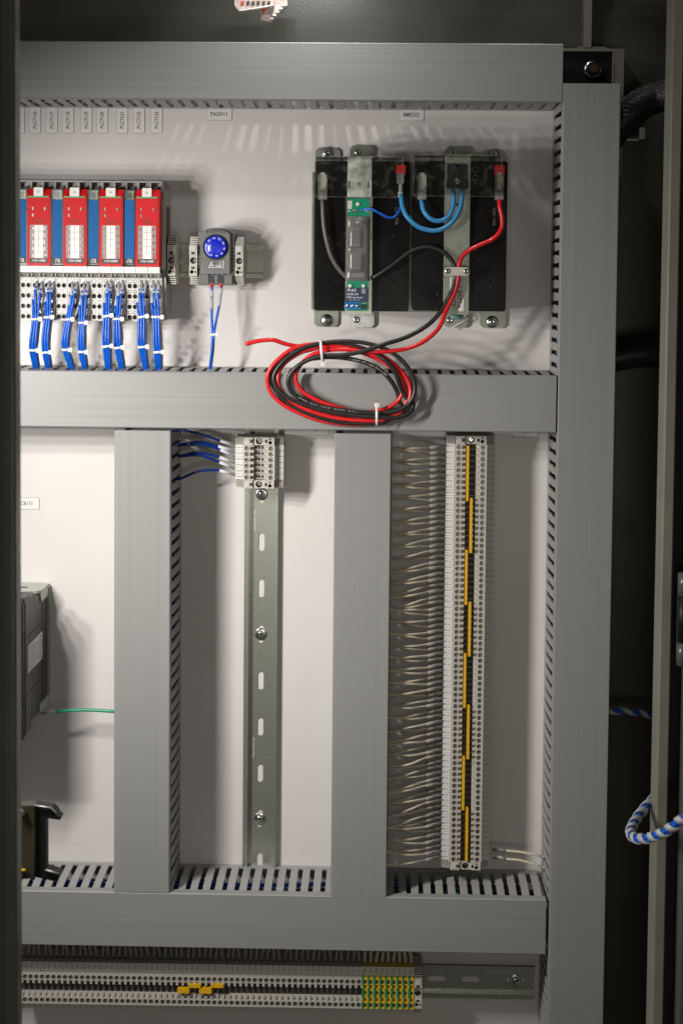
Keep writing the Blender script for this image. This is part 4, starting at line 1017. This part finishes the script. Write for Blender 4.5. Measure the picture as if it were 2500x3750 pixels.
# ---- circuit board on the first strap
pc = thing('circuit_board', 'green circuit board in grey shrink wrap on the battery strap', 'circuit board', P(1318, 930, 80))
ba, bb = P(1269, 1137, 83), P(1353, 726, 83)
part('board', MB().box(ba[0], bb[0], ba[1], bb[1], 82.0, 83.6), 'pcb', pc)
part('standoff', MB().box(ba[0]+4, bb[0]-4, ba[1]+10, bb[1]-10, 79.9, 82.0), 'dark', pc)
# shrink wrap over components: lumpy sheet
ya, yb_ = PY(1310, 1028, 86), PY(1310, 791, 86); nx, ny = 14, 40
xw0, xw1 = PX(1265, 900, 86), PX(1353, 900, 86); mb = MB()
def lump(u, v):
    z = 84.6+2.4*min(1, 6*min(u, 1-u))*min(1, 10*min(v, 1-v)+0.4)
    for cu, cv, w_, hh in ((0.42, 0.66, 0.25, 2.0), (0.45, 0.30, 0.27, 2.0)):
        eu, ev = abs(u-cu)/w_, abs(v-cv)/0.145
        z += hh/(1+math.exp(18*(max(eu, ev)-1)))
    z += 2.2*math.exp(-((u-0.62)**2/0.02+(v-0.915)**2/0.002))
    return z+0.16*math.sin(u*31+v*17)*math.sin(v*47)
for j in range(ny+1):
    for i in range(nx+1):
        u, v = i/nx, j/ny; mb.v.append((xw0+(xw1-xw0)*u, ya+(yb_-ya)*v, lump(u, v)))
for j in range(ny):
    for i in range(nx): mb.face([j*(nx+1)+i, j*(nx+1)+i+1, (j+1)*(nx+1)+i+1, (j+1)*(nx+1)+i], True)
nb = len(mb.v)
for v_ in [(xw0, ya, 81.8), (xw1, ya, 81.8), (xw1, yb_, 81.8), (xw0, yb_, 81.8)]: mb.v.append(v_)
mb.face([nb, nb+1, nx, 0]); mb.face([nb+2, nb+3, ny*(nx+1), ny*(nx+1)+nx]); mb.face([nb+3, nb]+[j*(nx+1) for j in range(ny+1)]); mb.face([nb+1, nb+2]+[j*(nx+1)+nx for j in range(ny, -1, -1)])
part('shrink_wrap', mb, 'shrink', pc)
la, lb = P(1265, 1103, 85), P(1347, 1053, 85)
lab = part('print_label', MB().box(la[0], lb[0], la[1], lb[1], 83.6, 84.4), 'navy', pc)
letter('PULS', 2.9, lab, (la[0]+6.0, lb[1]-2.6, 84.45), 0, 'whiteink'); letter('UZS24.100', 1.9, lab, (la[0]+6.6, lb[1]-6.6, 84.45), 0, 'whiteink')
letter('TAP|Temp. Sensor|', 1.5, lab, (la[0]+8.7, lb[1]-9.6, 84.45), 0, 'whiteink'); letter('13  |  12  |  11', 1.4, lab, (la[0]+8.6, lb[1]-11.9, 84.45), 0, 'whiteink')
mb = MB(); bezel(mb, (lb[0]-4.4, lb[1]-2.7), 1.7, 2.0, 84.4, 84.48, 18); part('listing_ring', mb, 'whiteink', lab); letter('UL', 1.5, lab, (lb[0]-4.4, lb[1]-2.6, 84.45), 0, 'whiteink'); letter('LISTED', 0.9, lab, (lb[0]-4.3, lb[1]-5.2, 84.45), 0, 'whiteink')
tb_ = thing('screw_terminal', 'small blue three way screw terminal at the foot of the circuit board', 'terminal', P(1290, 1118, 84))
xa_, xb_ = PX(1261, 1118, 88), PX(1319, 1118, 88); y_a, y_b = PY(1290, 1131, 88), PY(1290, 1105, 88)
mb = MB(); mb.prism([(y_a, 83.8), (y_b, 83.8), (y_b, 88), (y_b-2.2, 91), (y_a, 91)], xa_, xb_, 'x'); part('housing', mb, 'bluebox', tb_)
for k in range(3):
    xx = xa_+(xb_-xa_)*(k+0.5)/3; inst('screw', SMALLPAN, tb_, tuple(Vector((xx, y_a+3.0, 91))-Vector(ORIG[tb_.name])), k*0.7).scale = (0.8, 0.8, 0.8)
    part('pip', MB().cyl((xx, y_b-1.0), 0.5, 89.0, 90.2, 8), 'dark', tb_)
    if k: part('divider', MB().box(xa_+(xb_-xa_)*k/3-0.2, xa_+(xb_-xa_)*k/3+0.2, y_a+0.8, y_b-2.4, 91, 91.15), 'navy', tb_)
for px_, py_ in ((1310, 747), (1282, 1046), (1331, 1046)):
    q = P(px_, py_, 84); part('fixing_post', MB().lathe((q[0], q[1]), [(1.9, 83.6), (1.9, 84.8), (1.2, 85.6)], 14), 'tie', pc)
for px_, py_ in ((1295, 772), (1304, 772), (1323, 769)):
    q = P(px_, py_, 84); part('solder_joint', MB().lathe((q[0], q[1]), [(1.5, 83.6), (0.9, 84.6)], 12), 'screw', pc)
q0, q1 = P(1273, 764, 84), P(1288, 734, 84); st = part('sticker', MB().box(q0[0], q1[0], q0[1], q1[1], 83.6, 83.8), 'paper', pc); letter('VORT-OK', 1.3, st, ((q0[0]+q1[0])/2, (q0[1]+q1[1])/2, 83.85), -HALFPI)
letter('E2', 2.0, pc, P(1278, 772, 83.7), 0, 'whiteink'); letter('E1', 2.0, pc, P(1342, 771, 83.7), 0, 'whiteink')
mb = MB(); q = P(1330, 1120, 84); mb.box(q[0]-1.5, q[0]+1.5, q[1]-1, q[1]+1, 83.6, 84.9); part('chip', mb, 'bluebox', pc)
for dx in (-1.2, 1.2): part('solder_pad', MB().cyl((q[0]+dx, q[1]+2.6), 0.7, 83.6, 84.2, 10), 'screw', pc)
# ---- clear acrylic guards
def guard(xa, xb, ya, yb_, dd, label):
    a, b_ = P(xa, yb_, dd), P(xb, ya, dd)
    t = thing('acrylic_guard', label, 'guard', ((a[0]+b_[0])/2, b_[1], dd), 'clear acrylic guards')
    part('front_sheet', MB().box(a[0], b_[0], a[1], b_[1], dd, dd+1.5), 'acrylic', t)
    part('top_sheet', MB().box(a[0], b_[0], b_[1]-1.5, b_[1]-0.02, dd-22, dd-0.02), 'acrylic', t)
    mb = MB(); e = 0.28
    mb.box(a[0], b_[0], a[1]-e, a[1]-0.01, dd, dd+1.5); mb.box(b_[0]+0.01, b_[0]+e, a[1], b_[1], dd, dd+1.5); mb.box(a[0]-e, a[0]-0.01, a[1], b_[1], dd, dd+1.5); mb.box(a[0], b_[0], b_[1]+0.01, b_[1]+e+0.2, dd, dd+1.5)
    part('polished_edge', mb, 'spiral', t)
    return t
guard(1155, 1474, 575, 719, 100, 'clear acrylic guard over the frosted strap')
guard(1513, 1836, 569, 716, 100, 'clear acrylic guard over the black fuse block')
mb = MB(); sg0 = P(1259, 878, 84); 
for px_, lab_ in ((1262, 'near'), (1361, 'far')):
    o = part('clear_strip', MB().box(PX(px_-3, 800, 84), PX(px_+3, 800, 84), PY(1260, 878, 84), PY(1260, 722, 84), 80, 86), 'acrylic'); tag(o, 'narrow clear plastic strip on the %s side of the circuit board' % lab_, 'plastic strip')
# ---- connectors
def spade(xa, xb, ya, yb_, label, d0=BF+0.3):
    a, b_ = P(xa, yb_, d0+8), P(xb, ya, d0+8)
    t = thing('spade_connector', label, 'connector', ((a[0]+b_[0])/2, (a[1]+b_[1])/2, d0), 'milky spade connectors')
    part('housing', MB().prism(rrect(a[0], b_[0], a[1], b_[1], 0.7), d0+2, d0+10.5), 'nylon', t)
    m_ = (a[0]+b_[0])/2
    part('metal_core', MB().box(m_-2.2, m_+2.2, a[1]+10, b_[1]+1.6, d0+4, d0+8), 'zinc_frost', t)
    part('crimp', MB().cyl((m_, d0+6), 1.7, a[1]+2, a[1]+10, 10, axis='y'), 'brass', t)
    part('rib', MB().box(a[0]-0.15, b_[0]+0.15, a[1]+(b_[1]-a[1])*0.38, a[1]+(b_[1]-a[1])*0.42, d0+2, d0+10.8), 'nylon', t)
    return t
spade(1164, 1198, 637, 730, 'milky spade connector on the grey wire')
spade(1527, 1561, 637, 730, 'milky spade connector on the shorter sky blue cable')
spade(1811, 1844, 637, 732, 'milky spade connector on the red battery wire')
t = thing('bare_spade', 'bare metal spade connector crimped on two blue cables', 'connector', P(1465, 675, 80))
a, b_ = P(1452, 670, 86), P(1479, 633, 86); m_ = (a[0]+b_[0])/2
part('receptacle', MB().prism(rrect(a[0], b_[0], a[1], b_[1], 0.8), 79, 82.5), 'screw', t)
part('neck', MB().box(m_-1.5, m_+1.5, PY(1465, 703, 84), a[1], 79.6, 82.0), 'zinc_frost', t)
part('crimp', MB().cyl((m_+0.2, 81), 2.5, PY(1465, 722, 84), PY(1465, 702, 84), 12, axis='y'), 'zinc_frost', t)
for xa, xb, ya, yb_, w_ in ((1450, 1485, 603, 638, 'bare spade connector'), (1810, 1847, 603, 638, 'red battery wire')):
    a, b_ = P(xa, yb_, 80), P(xb, ya, 80); o = part('terminal_cover', MB().prism(rrect(a[0], b_[0], a[1], b_[1], 0.8), BF+0.2, BF+6), 'redcap'); tag(o, 'red plastic terminal cover above the %s' % w_, 'terminal cover', 'red terminal covers')
for py_, n_ in ((619, 'upper'), (651, 'lower')):
    q = P(1740, py_, BF); mb = MB(); bezel(mb, (q[0], q[1]), 2.6, 2.95, BF, BF+0.6, 20); o = part('vent_collar', mb, 'screw_dim'); tag(o, '%s round vent collar beside the fuse block' % n_, 'vent collar', 'round vent collars')
# ---- label and clamp on the plain strap
a, b_ = P(1645, 1138, 80), P(1698, 1015, 80)
o = part('strap_label', MB().box(a[0], b_[0], a[1], b_[1], 79.45, 79.7), 'paper', at=(a[0], a[1], 79.45)); tag(o, 'white label reading Red: BATT + on the plain zinc strap', 'label')
letter('Red: BATT.', 4.0, o, (b_[0]-4.2, a[1]+19, 79.75), -HALFPI); letter('Black: BATT.', 4.0, o, (a[0]+3.6, a[1]+18, 79.75), -HALFPI)
letter('+', 5.0, o, (b_[0]-4.2, a[1]+4.2, 79.75), 0); letter('-', 5.0, o, (a[0]+3.6, a[1]+4.2, 79.75), HALFPI)
q = P(1672, 993, 92); t = thing('cable_clamp', 'beige plastic cable clamp with two screws over the red and grey wires', 'cable clamp', (q[0], q[1], 79.5))
a, b_ = P(1624, 1008, 92), P(1720, 978, 92)
part('bridge', MB().prism(rrect(a[0], b_[0], a[1], b_[1], (b_[1]-a[1])/2-0.05, 6), 88.5, 91.5), 'beige', t)
for px_ in (1638, 1706):
    q2 = P(px_, 992, 91.5); inst('screw', SMALLPAN, t, tuple(Vector((q2[0], q2[1], 91.5))-Vector(ORIG[t.name])), 0.4).scale = (1.25, 1.25, 1.25)
    part('foot', MB().cyl((q2[0], q2[1]), 3.2, 79.5, 88.5, 12), 'beige', t)
t = thing('fuse_capsule', 'teal capsule with thin wire ends below the plain zinc strap', 'capsule', P(1670, 1160, 8))
a = P(1650, 1160, 8); part('capsule', MB().tube([a, P(1670, 1160, 8), P(1692, 1161, 8)], 3, 10, rfun=lambda u: 3.4 if u < 0.4 else 2.2), 'teal', t)
part('lead', MB().tube([P(1692, 1160, 8), P(1712, 1158, 9)], 0.4, 5), 'screw', t); part('cut_tie_end', MB().tube([P(1697, 1148, 9), P(1712, 1166, 10), P(1650, 1202, 9)], 0.6, 5), 'tie', t)

# ---- battery wires (crop coordinates of a close-up: px = 1100+x*.542, py = 500+y*.542)
def Bp(x, y, d): return P(1100+x*0.542, 500+y*0.542, d)
def Cp(x, y, d): return P(850+x*0.5102, 1150+y*0.5102, d)
wire('grey_battery_wire', 'greywire', [Bp(150, 400, 82), Bp(150, 480, 84), Bp(163, 640, 84), Bp(212, 820, 82), Bp(300, 940, 79), Bp(380, 965, 76.8), Bp(470, 962, 78)], 2.05, 'grey wire running from the battery edge under the board strap', 'battery wires', 7, 10)
wire('long_blue_cable', 'skywire', [Bp(676, 380, 81), Bp(688, 470, 86), Bp(720, 540, 89), Bp(790, 605, 90), Bp(880, 633, 90), Bp(960, 622, 90), Bp(1030, 570, 89), Bp(1078, 480, 87), Bp(1093, 380, 84), Bp(1093, 335, 83)], 2.25, 'longer sky blue cable looping from the bare spade to the fuse block', 'battery wires', 7, 10)
wire('short_blue_cable', 'skywire', [Bp(815, 415, 82), Bp(832, 500, 86), Bp(880, 555, 88), Bp(940, 568, 88), Bp(1000, 538, 88), Bp(1030, 470, 86), Bp(1036, 380, 84), Bp(1035, 335, 83)], 2.25, 'shorter sky blue cable looping from a milky connector to the fuse block', 'battery wires', 7, 10)
wire('thin_blue_wire', 'bluewire', [Bp(412, 494, 85), Bp(440, 489, 87), Bp(485, 491, 89), Bp(540, 520, 90), Bp(600, 547, 89), Bp(650, 528, 87), Bp(682, 455, 84), Bp(680, 385, 81)], 1.25, 'thin blue wire from the circuit board to the bare spade', 'battery wires', 7)
# red wire: battery -> clamp -> coil -> free end ; turns of the coil given in close-up coordinates
red = [Bp(1342, 400, 83), Bp(1345, 470, 85), Bp(1362, 560, 86), Bp(1352, 630, 86), Bp(1300, 690, 86), Bp(1220, 727, 86), Bp(1145, 765, 86), Bp(1090, 815, 86), Bp(1066, 885, 86), Bp(1066, 940, 86), Bp(1042, 1050, 86), Bp(982, 1175, 87), Cp(1485, 95, 91), Cp(1380, 192, 94), Cp(1250, 247, 96), Cp(1100, 268, 98), Cp(950, 268, 99), Cp(800, 252, 98), Cp(665, 262, 96), Cp(560, 300, 95), Cp(485, 370, 94), Cp(455, 450, 93), Cp(482, 530, 92), Cp(560, 592, 91), Cp(700, 650, 90), Cp(900, 702, 88), Cp(1060, 690, 88), Cp(1170, 640, 89), Cp(1225, 555, 90), Cp(1212, 465, 91), Cp(1160, 385, 92), Cp(1080, 322, 93), Cp(960, 278, 94), Cp(850, 244, 95), Cp(700, 232, 95), Cp(560, 250, 94), Cp(430, 310, 94), Cp(350, 385, 95), Cp(328, 465, 96), Cp(348, 545, 96), Cp(420, 620, 96), Cp(530, 682, 95), Cp(700, 735, 94), Cp(900, 762, 93), Cp(1100, 755, 92), Cp(1225, 685, 92), Cp(1278, 585, 92), Cp(1262, 480, 91), Cp(1190, 388, 90), Cp(1090, 308, 88), Cp(920, 238, 88), Cp(750, 214, 89), Cp(600, 213, 91), Cp(450, 240, 92), Cp(325, 330, 93), Cp(256, 430, 93), Cp(266, 540, 92), Cp(340, 630, 91), Cp(470, 705, 89), Cp(650, 768, 87), Cp(850, 790, 86), Cp(1050, 778, 86), Cp(1180, 720, 86), Cp(1245, 640, 86), Cp(1245, 540, 86), Cp(1190, 430, 86), Cp(1080, 340, 86), Cp(900, 268, 86), Cp(700, 240, 86), Cp(540, 238, 88), Cp(440, 226, 92), Cp(360, 207, 95), Cp(295, 185, 97), Cp(200, 190, 98), Cp(97, 213, 99)]
ro = wire('red_coil_wire', 'redwire', red, 2.15, 'red wire coiled over the middle duct, its cut end sticking out', None, 6, 10)
e0, e1 = Vector(red[-1]), Vector(red[-2]); part('copper_core', MB().tube([e0+(e1-e0)*0.05, e0-(e1-e0).normalized()*0.25], 1.2, 8), 'rust', ro)
blk = [Bp(478, 957, 79), Bp(520, 935, 81), Bp(600, 880, 83), Bp(720, 790, 84), Bp(800, 752, 85), Bp(880, 745, 85), Bp(965, 780, 85), Bp(1030, 850, 85.5), Bp(1046, 930, 85.5), Bp(1032, 1020, 86), Bp(962, 1160, 86), Bp(862, 1270, 88), Cp(1250, 165, 95), Cp(1080, 218, 102), Cp(930, 268, 103), Cp(800, 292, 102), Cp(650, 298, 100), Cp(530, 335, 98), Cp(440, 400, 97), Cp(402, 470, 96), Cp(415, 540, 95), Cp(470, 595, 94), Cp(600, 652, 94), Cp(800, 690, 94), Cp(1000, 708, 94), Cp(1150, 700, 95), Cp(1258, 650, 96), Cp(1308, 560, 97), Cp(1295, 450, 97), Cp(1220, 335, 97), Cp(1095, 248, 97), Cp(950, 207, 97), Cp(800, 194, 97), Cp(650, 207, 97), Cp(500, 247, 97), Cp(372, 332, 98), Cp(302, 430, 98), Cp(308, 505, 98), Cp(365, 575, 98), Cp(460, 628, 98), Cp(620, 682, 98), Cp(800, 716, 98), Cp(1000, 735, 98), Cp(1180, 742, 97), Cp(1275, 705, 95), Cp(1297, 640, 93), Cp(1250, 600, 91), Cp(1205, 520, 93), Cp(1175, 430, 95), Cp(1110, 340, 96), Cp(1010, 280, 93), Cp(860, 225, 92), Cp(700, 222, 93), Cp(560, 255, 91), Cp(400, 300, 90), Cp(310, 370, 89), Cp(280, 470, 88), Cp(320, 560, 88), Cp(400, 640, 88), Cp(560, 720, 90), Cp(760, 775, 88), Cp(980, 785, 87), Cp(1100, 770, 87), Cp(1200, 690, 87), Cp(1190, 580, 88), Cp(1140, 480, 90), Cp(1060, 400, 92), Cp(960, 350, 93), Cp(830, 318, 93), Cp(690, 308, 92), Cp(560, 322, 91)]
bo = wire('dark_coil_wire', 'blackwire', blk, 2.2, 'dark grey wire coiled with the red wire over the middle duct', None, 6, 10)
def print_along(o, pts, txt, size, m, dz):
    path = smooth_path(pts, 10); d = 0.0; i = 0; step = size*0.78
    for ch in txt:
        while i < len(path)-2 and d < step: d += (path[i+1]-path[i]).length; i += 1
        d = 0.0; tg = path[min(i+1, len(path)-1)]-path[max(i-1, 0)]
        if ch != ' ': letter(ch, size, o, (path[i].x, path[i].y, path[i].z+dz), math.atan2(tg.y, tg.x), m)
print_along(bo, blk[21:26], 'STYLE 1015 105C 600V FT1', 1.7, 'sleeve', 2.25)
print_along(bo, list(blk[-7:-2])[::-1], '1 600V FT1 105C 8/3 L AWM', 1.7, 'sleeve', 2.25)
print_along(ro, red[33:37][::-1], 'STYLE 1015 AWM', 2.2, 'ink', 2.2)
zip_tie(Cp(643, 266, 96), 11.0, 9.0, HALFPI+0.1, 'white cable tie at the top of the red and dark coil', -1, 2.6, 3.4)
zip_tie(Cp(1038, 728, 93), 9.2, 8.5, HALFPI+0.02, 'white cable tie at the foot of the red and dark coil', 1, 2.6, 3.4)

# ================================================================ drive at the border, with its earth wire
XD = -348.2; y1_, y0_ = -322.0, -459.0
t = thing('drive', 'grey drive with black front, partly hidden by the near post', 'drive', (XD-40, (y0_+y1_)/2, 0))
part('chassis', MB().box(XD-90, XD, y0_+10, y1_-9, 1, 30), 'drive_grey', t)
side = [(y0_+6, 14), (y0_+6, 78), (y0_-1, 84), (y0_-1, 106), (y1_, 106), (y1_, 92), (y1_-5, 86), (y1_-3, 66), (y1_-10, 60), (y1_-9, 14)]
part('side_housing', MB().prism(side, XD-86, XD-0.4, 'x'), 'drive_grey', t)
for a_, b_ in ((y1_-41, 1), (y0_+38, 1)): part('groove', MB().box(XD-0.5, XD-0.1, a_-0.5, a_+0.5, 16, 106), 'dark', t)
lb_ = part('rating_label', MB().box(XD-0.4, XD-0.05, PY(105, 2470, 96)+0.5, PY(105, 2366, 96), 24, 96), 'paper', t)
for k in range(9):
    yy = PY(105, 2378, 96)-k*3.0
    part('print_line', MB().box(XD-0.06, XD+0.02, yy-0.5, yy+0.5, 92-(k*13 % 17)-22-((k*7) % 11), 93), 'greyink', lb_)
for k in range(7):
    yy = PY(105, 2380, 96)-k*3.6
    part('print_line', MB().box(XD-0.06, XD+0.02, yy-0.8, yy+0.8, 28+(k*5 % 7), 44+(k*3 % 8)), 'greyink', lb_)
fr = [(XD-1.2, 106.1), (XD-1.2, 112), (XD-4, 117), (XD-9, 119), (XD-86, 119), (XD-86, 106.1)]
for ya_, yb_ in ((y0_-4, y0_+31), (y0_+32, y1_-36), (y1_-35, y1_-6)): part('front_cover', MB().prism(fr, ya_, yb_, 'y'), 'drive_black', t)
part('corner_pocket', MB().box(XD-40, XD-0.6, y1_-5.5, y1_-0.4, 106.1, 110), 'drive_black', t)
part('foot_pocket', MB().box(XD-40, XD-0.6, y0_-0.5, y0_+4, 106.1, 109), 'drive_black', t)
mt = part('top_plate', MB().prism([(XD-86, 1), (XD-1, 1), (XD+1.6, 6), (XD+1.6, 40), (XD-3, 46), (XD-86, 60)], y1_-8.8, y1_-5.8, 'y'), 'drive_metal', t)
part('top_plate_lip', MB().box(XD-0.2, XD+1.4, y1_-18, y1_-8.9, 8, 40), 'drive_metal', t)
for k in range(3): part('vent_hole', MB().box(XD-24-k*14, XD-16-k*14, y1_-5.8, y1_-5.65, 24, 30), 'dark', t)
part('back_flange', MB().box(XD+0.1, XD+2.2, y0_+12, y1_-9.0, 0.5, 7), 'drive_metal', t)
part('foot_bracket', MB().box(XD-0.2, XD+1.6, y0_+4, y0_+14, 6, 48), 'drive_metal', t)
gp = [P(150, 2612, 34), P(200, 2607, 34), P(265, 2602, 36), P(330, 2601, 38), P(400, 2605, 40), P(430, 2608, 42), P(470, 2612, 42)]
o = wire('earth_wire', 'greenwire', gp, 1.75, 'green wire from the grey drive into the upright duct', None, 6, 9)
sleeve_on(o, P(158, 2612, 34), P(203, 2607, 34), 2.2, 'sleeve')
# ---- cam bracket, near the border
t = thing('latch_bracket', 'dark steel latch bracket with two hooked arms above the bottom duct', 'bracket', P(140, 3090, 390))
D1, D0 = 405, 380
def L_(x, y, d=D1): 
    q = P(60+x*0.14451, 2920+y*0.14456, d); return (q[0], q[1])
part('hook_plate', MB().prism([L_(450, 210), L_(880, 280), L_(985, 380), L_(1050, 500), L_(1115, 560), L_(1090, 615), L_(730, 565), L_(730, 1850), L_(1110, 1960), L_(1060, 2080), L_(940, 2170), L_(450, 2060)], D0+12, D0+22), 'blacksteel', t)
part('brass_plate', MB().prism([L_(-200, 235), L_(450, 215), L_(450, 2060), L_(-200, 2100)], D0+22.1, D0+25), 'brass', t)
part('arm_edge', MB().tube([P(60+q[0]*0.14451, 2920+q[1]*0.14456, D1-1) for q in ((450, 205), (880, 275), (990, 375), (1055, 495))], 0.7, 6), 'screw_dim', t)
part('lower_arm_edge', MB().tube([P(60+q[0]*0.14451, 2920+q[1]*0.14456, D1-1) for q in ((735, 1845), (1110, 1955))], 0.9, 6), 'screw_dim', t)
q = L_(150, 380); part('bolt', MB().lathe(q, [(3.2, D1), (3.2, D1+3), (2.2, D1+4.2)], 16), 'screw', t)
q = L_(160, 1830); part('brass_pin', MB().cyl((q[1], D1+2), 1.2, q[0]-5, q[0]+3, 10, axis='x'), 'gnd_y', t)

# ================================================================ cables beside the tall duct
def braided(pts, r, label):
    path = smooth_path(pts, 8); n = 22; o = part('braided_sleeve', MB().tube(path, r, n), 'braid', at=tuple(path[0])); tag(o, label, 'braided sleeve', 'black braided sleeves')
    tb = MB(); tb.tube(path, r, 4); L_ = len(path)
    for sgn, nm in ((1, 'strand'), (-1, 'counter_strand')):
        for k in range(18):
            hl = []
            for i, (c, u_, w_) in enumerate(tb.frames):
                a = sgn*i*0.16+2*math.pi*k/18; hl.append(tuple(c+u_*((r+0.15)*math.cos(a))+w_*((r+0.15)*math.sin(a))))
            part(nm, MB().tube(hl, 0.5, 5), 'blackwire', o)
braided([P(2190, 560, 8), P(2230, 500, 12), P(2280, 440, 18), P(2340, 385, 26), P(2400, 355, 36), P(2470, 335, 50), P(2560, 320, 70)], 15.5, 'thick black braided cable sleeve beside the top of the tall duct')
braided([P(2190, 1330, 14), P(2260, 1308, 16), P(2330, 1296, 20), P(2400, 1292, 26), P(2480, 1292, 36)], 13.8, 'black braided cable sleeve level with the middle duct')
t = thing('tie_mount', 'white cable tie head on a black strap below the thick braided sleeve', 'cable tie', P(2350, 482, 10))
part('strap', MB().tube(smooth_path([P(2270, 500, 2), P(2300, 490, 4), P(2340, 484, 8)], 5), 2.4, 8), 'blackwire', t)
a, b_ = P(2340, 507, 12), P(2361, 466, 12); part('head', MB().prism(rrect(a[0], b_[0], a[1], b_[1], 1.0), 5, 13), 'tie', t)
part('head_rim', MB().prism(rrect(a[0]+1.2, b_[0]-0.6, a[1]+1.2, b_[1]-1.2, 0.6), 13, 13.6), 'spiral_w', t)
part('tail', MB().box(PX(2290, 510, 6), a[0], PY(2300, 513, 6), PY(2300, 508, 6), 4, 7), 'tie', t)
def wrapped(pts, r, turns, wd, label, wm, bundle=5):
    path = smooth_path(pts, 10)
    t = thing('wrapped_cable', label, 'wrapped cable', tuple(path[0]), 'spiral wrapped blue wires')
    tb = MB(); tb.tube(path, r, 4)
    for k in range(bundle):
        a = 2*math.pi*k/bundle
        part('wire', MB().tube([tuple(c+u_*(r*0.6*math.cos(a+i*0.02))+w_*(r*0.6*math.sin(a+i*0.02))) for i, (c, u_, w_) in enumerate(tb.frames)], r*0.42, 7), 'bluewire', t)
    # helical ribbon
    mb = MB(); K = len(path); N_ = int(turns*20); b0 = 0
    def fr_(s_):
        f = s_*(K-1); i = min(int(f), K-2); e = f-i; c0, u0, w0 = tb.frames[i]; c1, u1, w1 = tb.frames[i+1]
        return c0.lerp(c1, e), u0.lerp(u1, e).normalized(), w0.lerp(w1, e).normalized()
    half = wd/2
    for j in range(N_+1):
        s_ = j/N_; a = 2*math.pi*turns*s_
        for off in (-half, half):
            for rr in (r+0.15, r+1.2):
                c, u_, w_ = fr_(min(1, max(0, s_+off))); mb.v.append(tuple(c+u_*(rr*math.cos(a))+w_*(rr*math.sin(a))))
    for j in range(N_):
        q = j*4
        for a_, c_ in ((0, 1), (1, 3), (3, 2), (2, 0)): mb.face([q+a_, q+c_, q+4+c_, q+4+a_], True)
    mb.face([0, 1, 3, 2]); q = N_*4; mb.face([q, q+2, q+3, q+1])
    part('spiral_wrap', mb, wm, t)
wrapped([P(2190, 2612, 10), P(2240, 2605, 14), P(2300, 2606, 18), P(2350, 2613, 22), P(2400, 2624, 28), P(2470, 2640, 36)], 2.6, 4.2, 0.11, 'blue wires in clear spiral wrap behind the door frame lip', 'spiral_w')
wrapped([P(2455, 2850, 170), P(2405, 2912, 200), P(2358, 2962, 240), P(2322, 3012, 280), P(2308, 3050, 310), P(2330, 3072, 330), P(2385, 3068, 345), P(2440, 3044, 355), P(2500, 3000, 365), P(2570, 2960, 372)], 3.4, 15, 0.032, 'loop of blue wires in white spiral wrap hanging before the door frame', 'spiral_w')

# ================================================================ clear connector hanging at the top border
t = thing('plug_housing', 'clear ribbed connector with an orange insert hanging above the top duct', 'connector', P(950, 0, 30))
def T_(x, y, d): return P(830+x*0.15944, y*0.15944, d)
part('upper_shell', MB().prism([T_(q[0], q[1], 40)[:2] for q in ((180, -260), (178, 110), (270, 235), (330, 236), (800, 165), (1085, 110), (1085, -260))], 30, 40), 'plug', t)
part('lower_shell', MB().prism([T_(q[0], q[1], 28)[:2] for q in ((780, 160), (785, 440), (940, 478), (1010, 470), (1390, 110), (1390, -260), (1000, -260))], 18, 28), 'plug', t)
part('insert', MB().prism([T_(q[0], q[1], 31)[:2] for q in ((790, 170), (800, 300), (945, 160))], 28.1, 31), 'orange', t)
for k in range(5):
    x, y = 1020+k*72, 410-k*76; part('rib', MB().prism([T_(x-50, y-20, 31)[:2], T_(x+40, y-20, 31)[:2], T_(x+45, y+15, 31)[:2], T_(x-40, y+15, 31)[:2]], 28.1, 31), 'tie', t)
for k in range(6):
    x = 330+k*120; part('contact_slot', MB().prism([T_(x, 20, 41)[:2], T_(x+70, 10, 41)[:2], T_(x+70, 90, 41)[:2], T_(x, 100, 41)[:2]], 40.05, 41), 'orange' if k == 0 else 'brown', t)
part('shell_edge', MB().tube([T_(275, 225, 41), T_(330, 228, 41), T_(800, 158, 41), T_(1080, 105, 41)], 0.7, 6), 'tie', t)
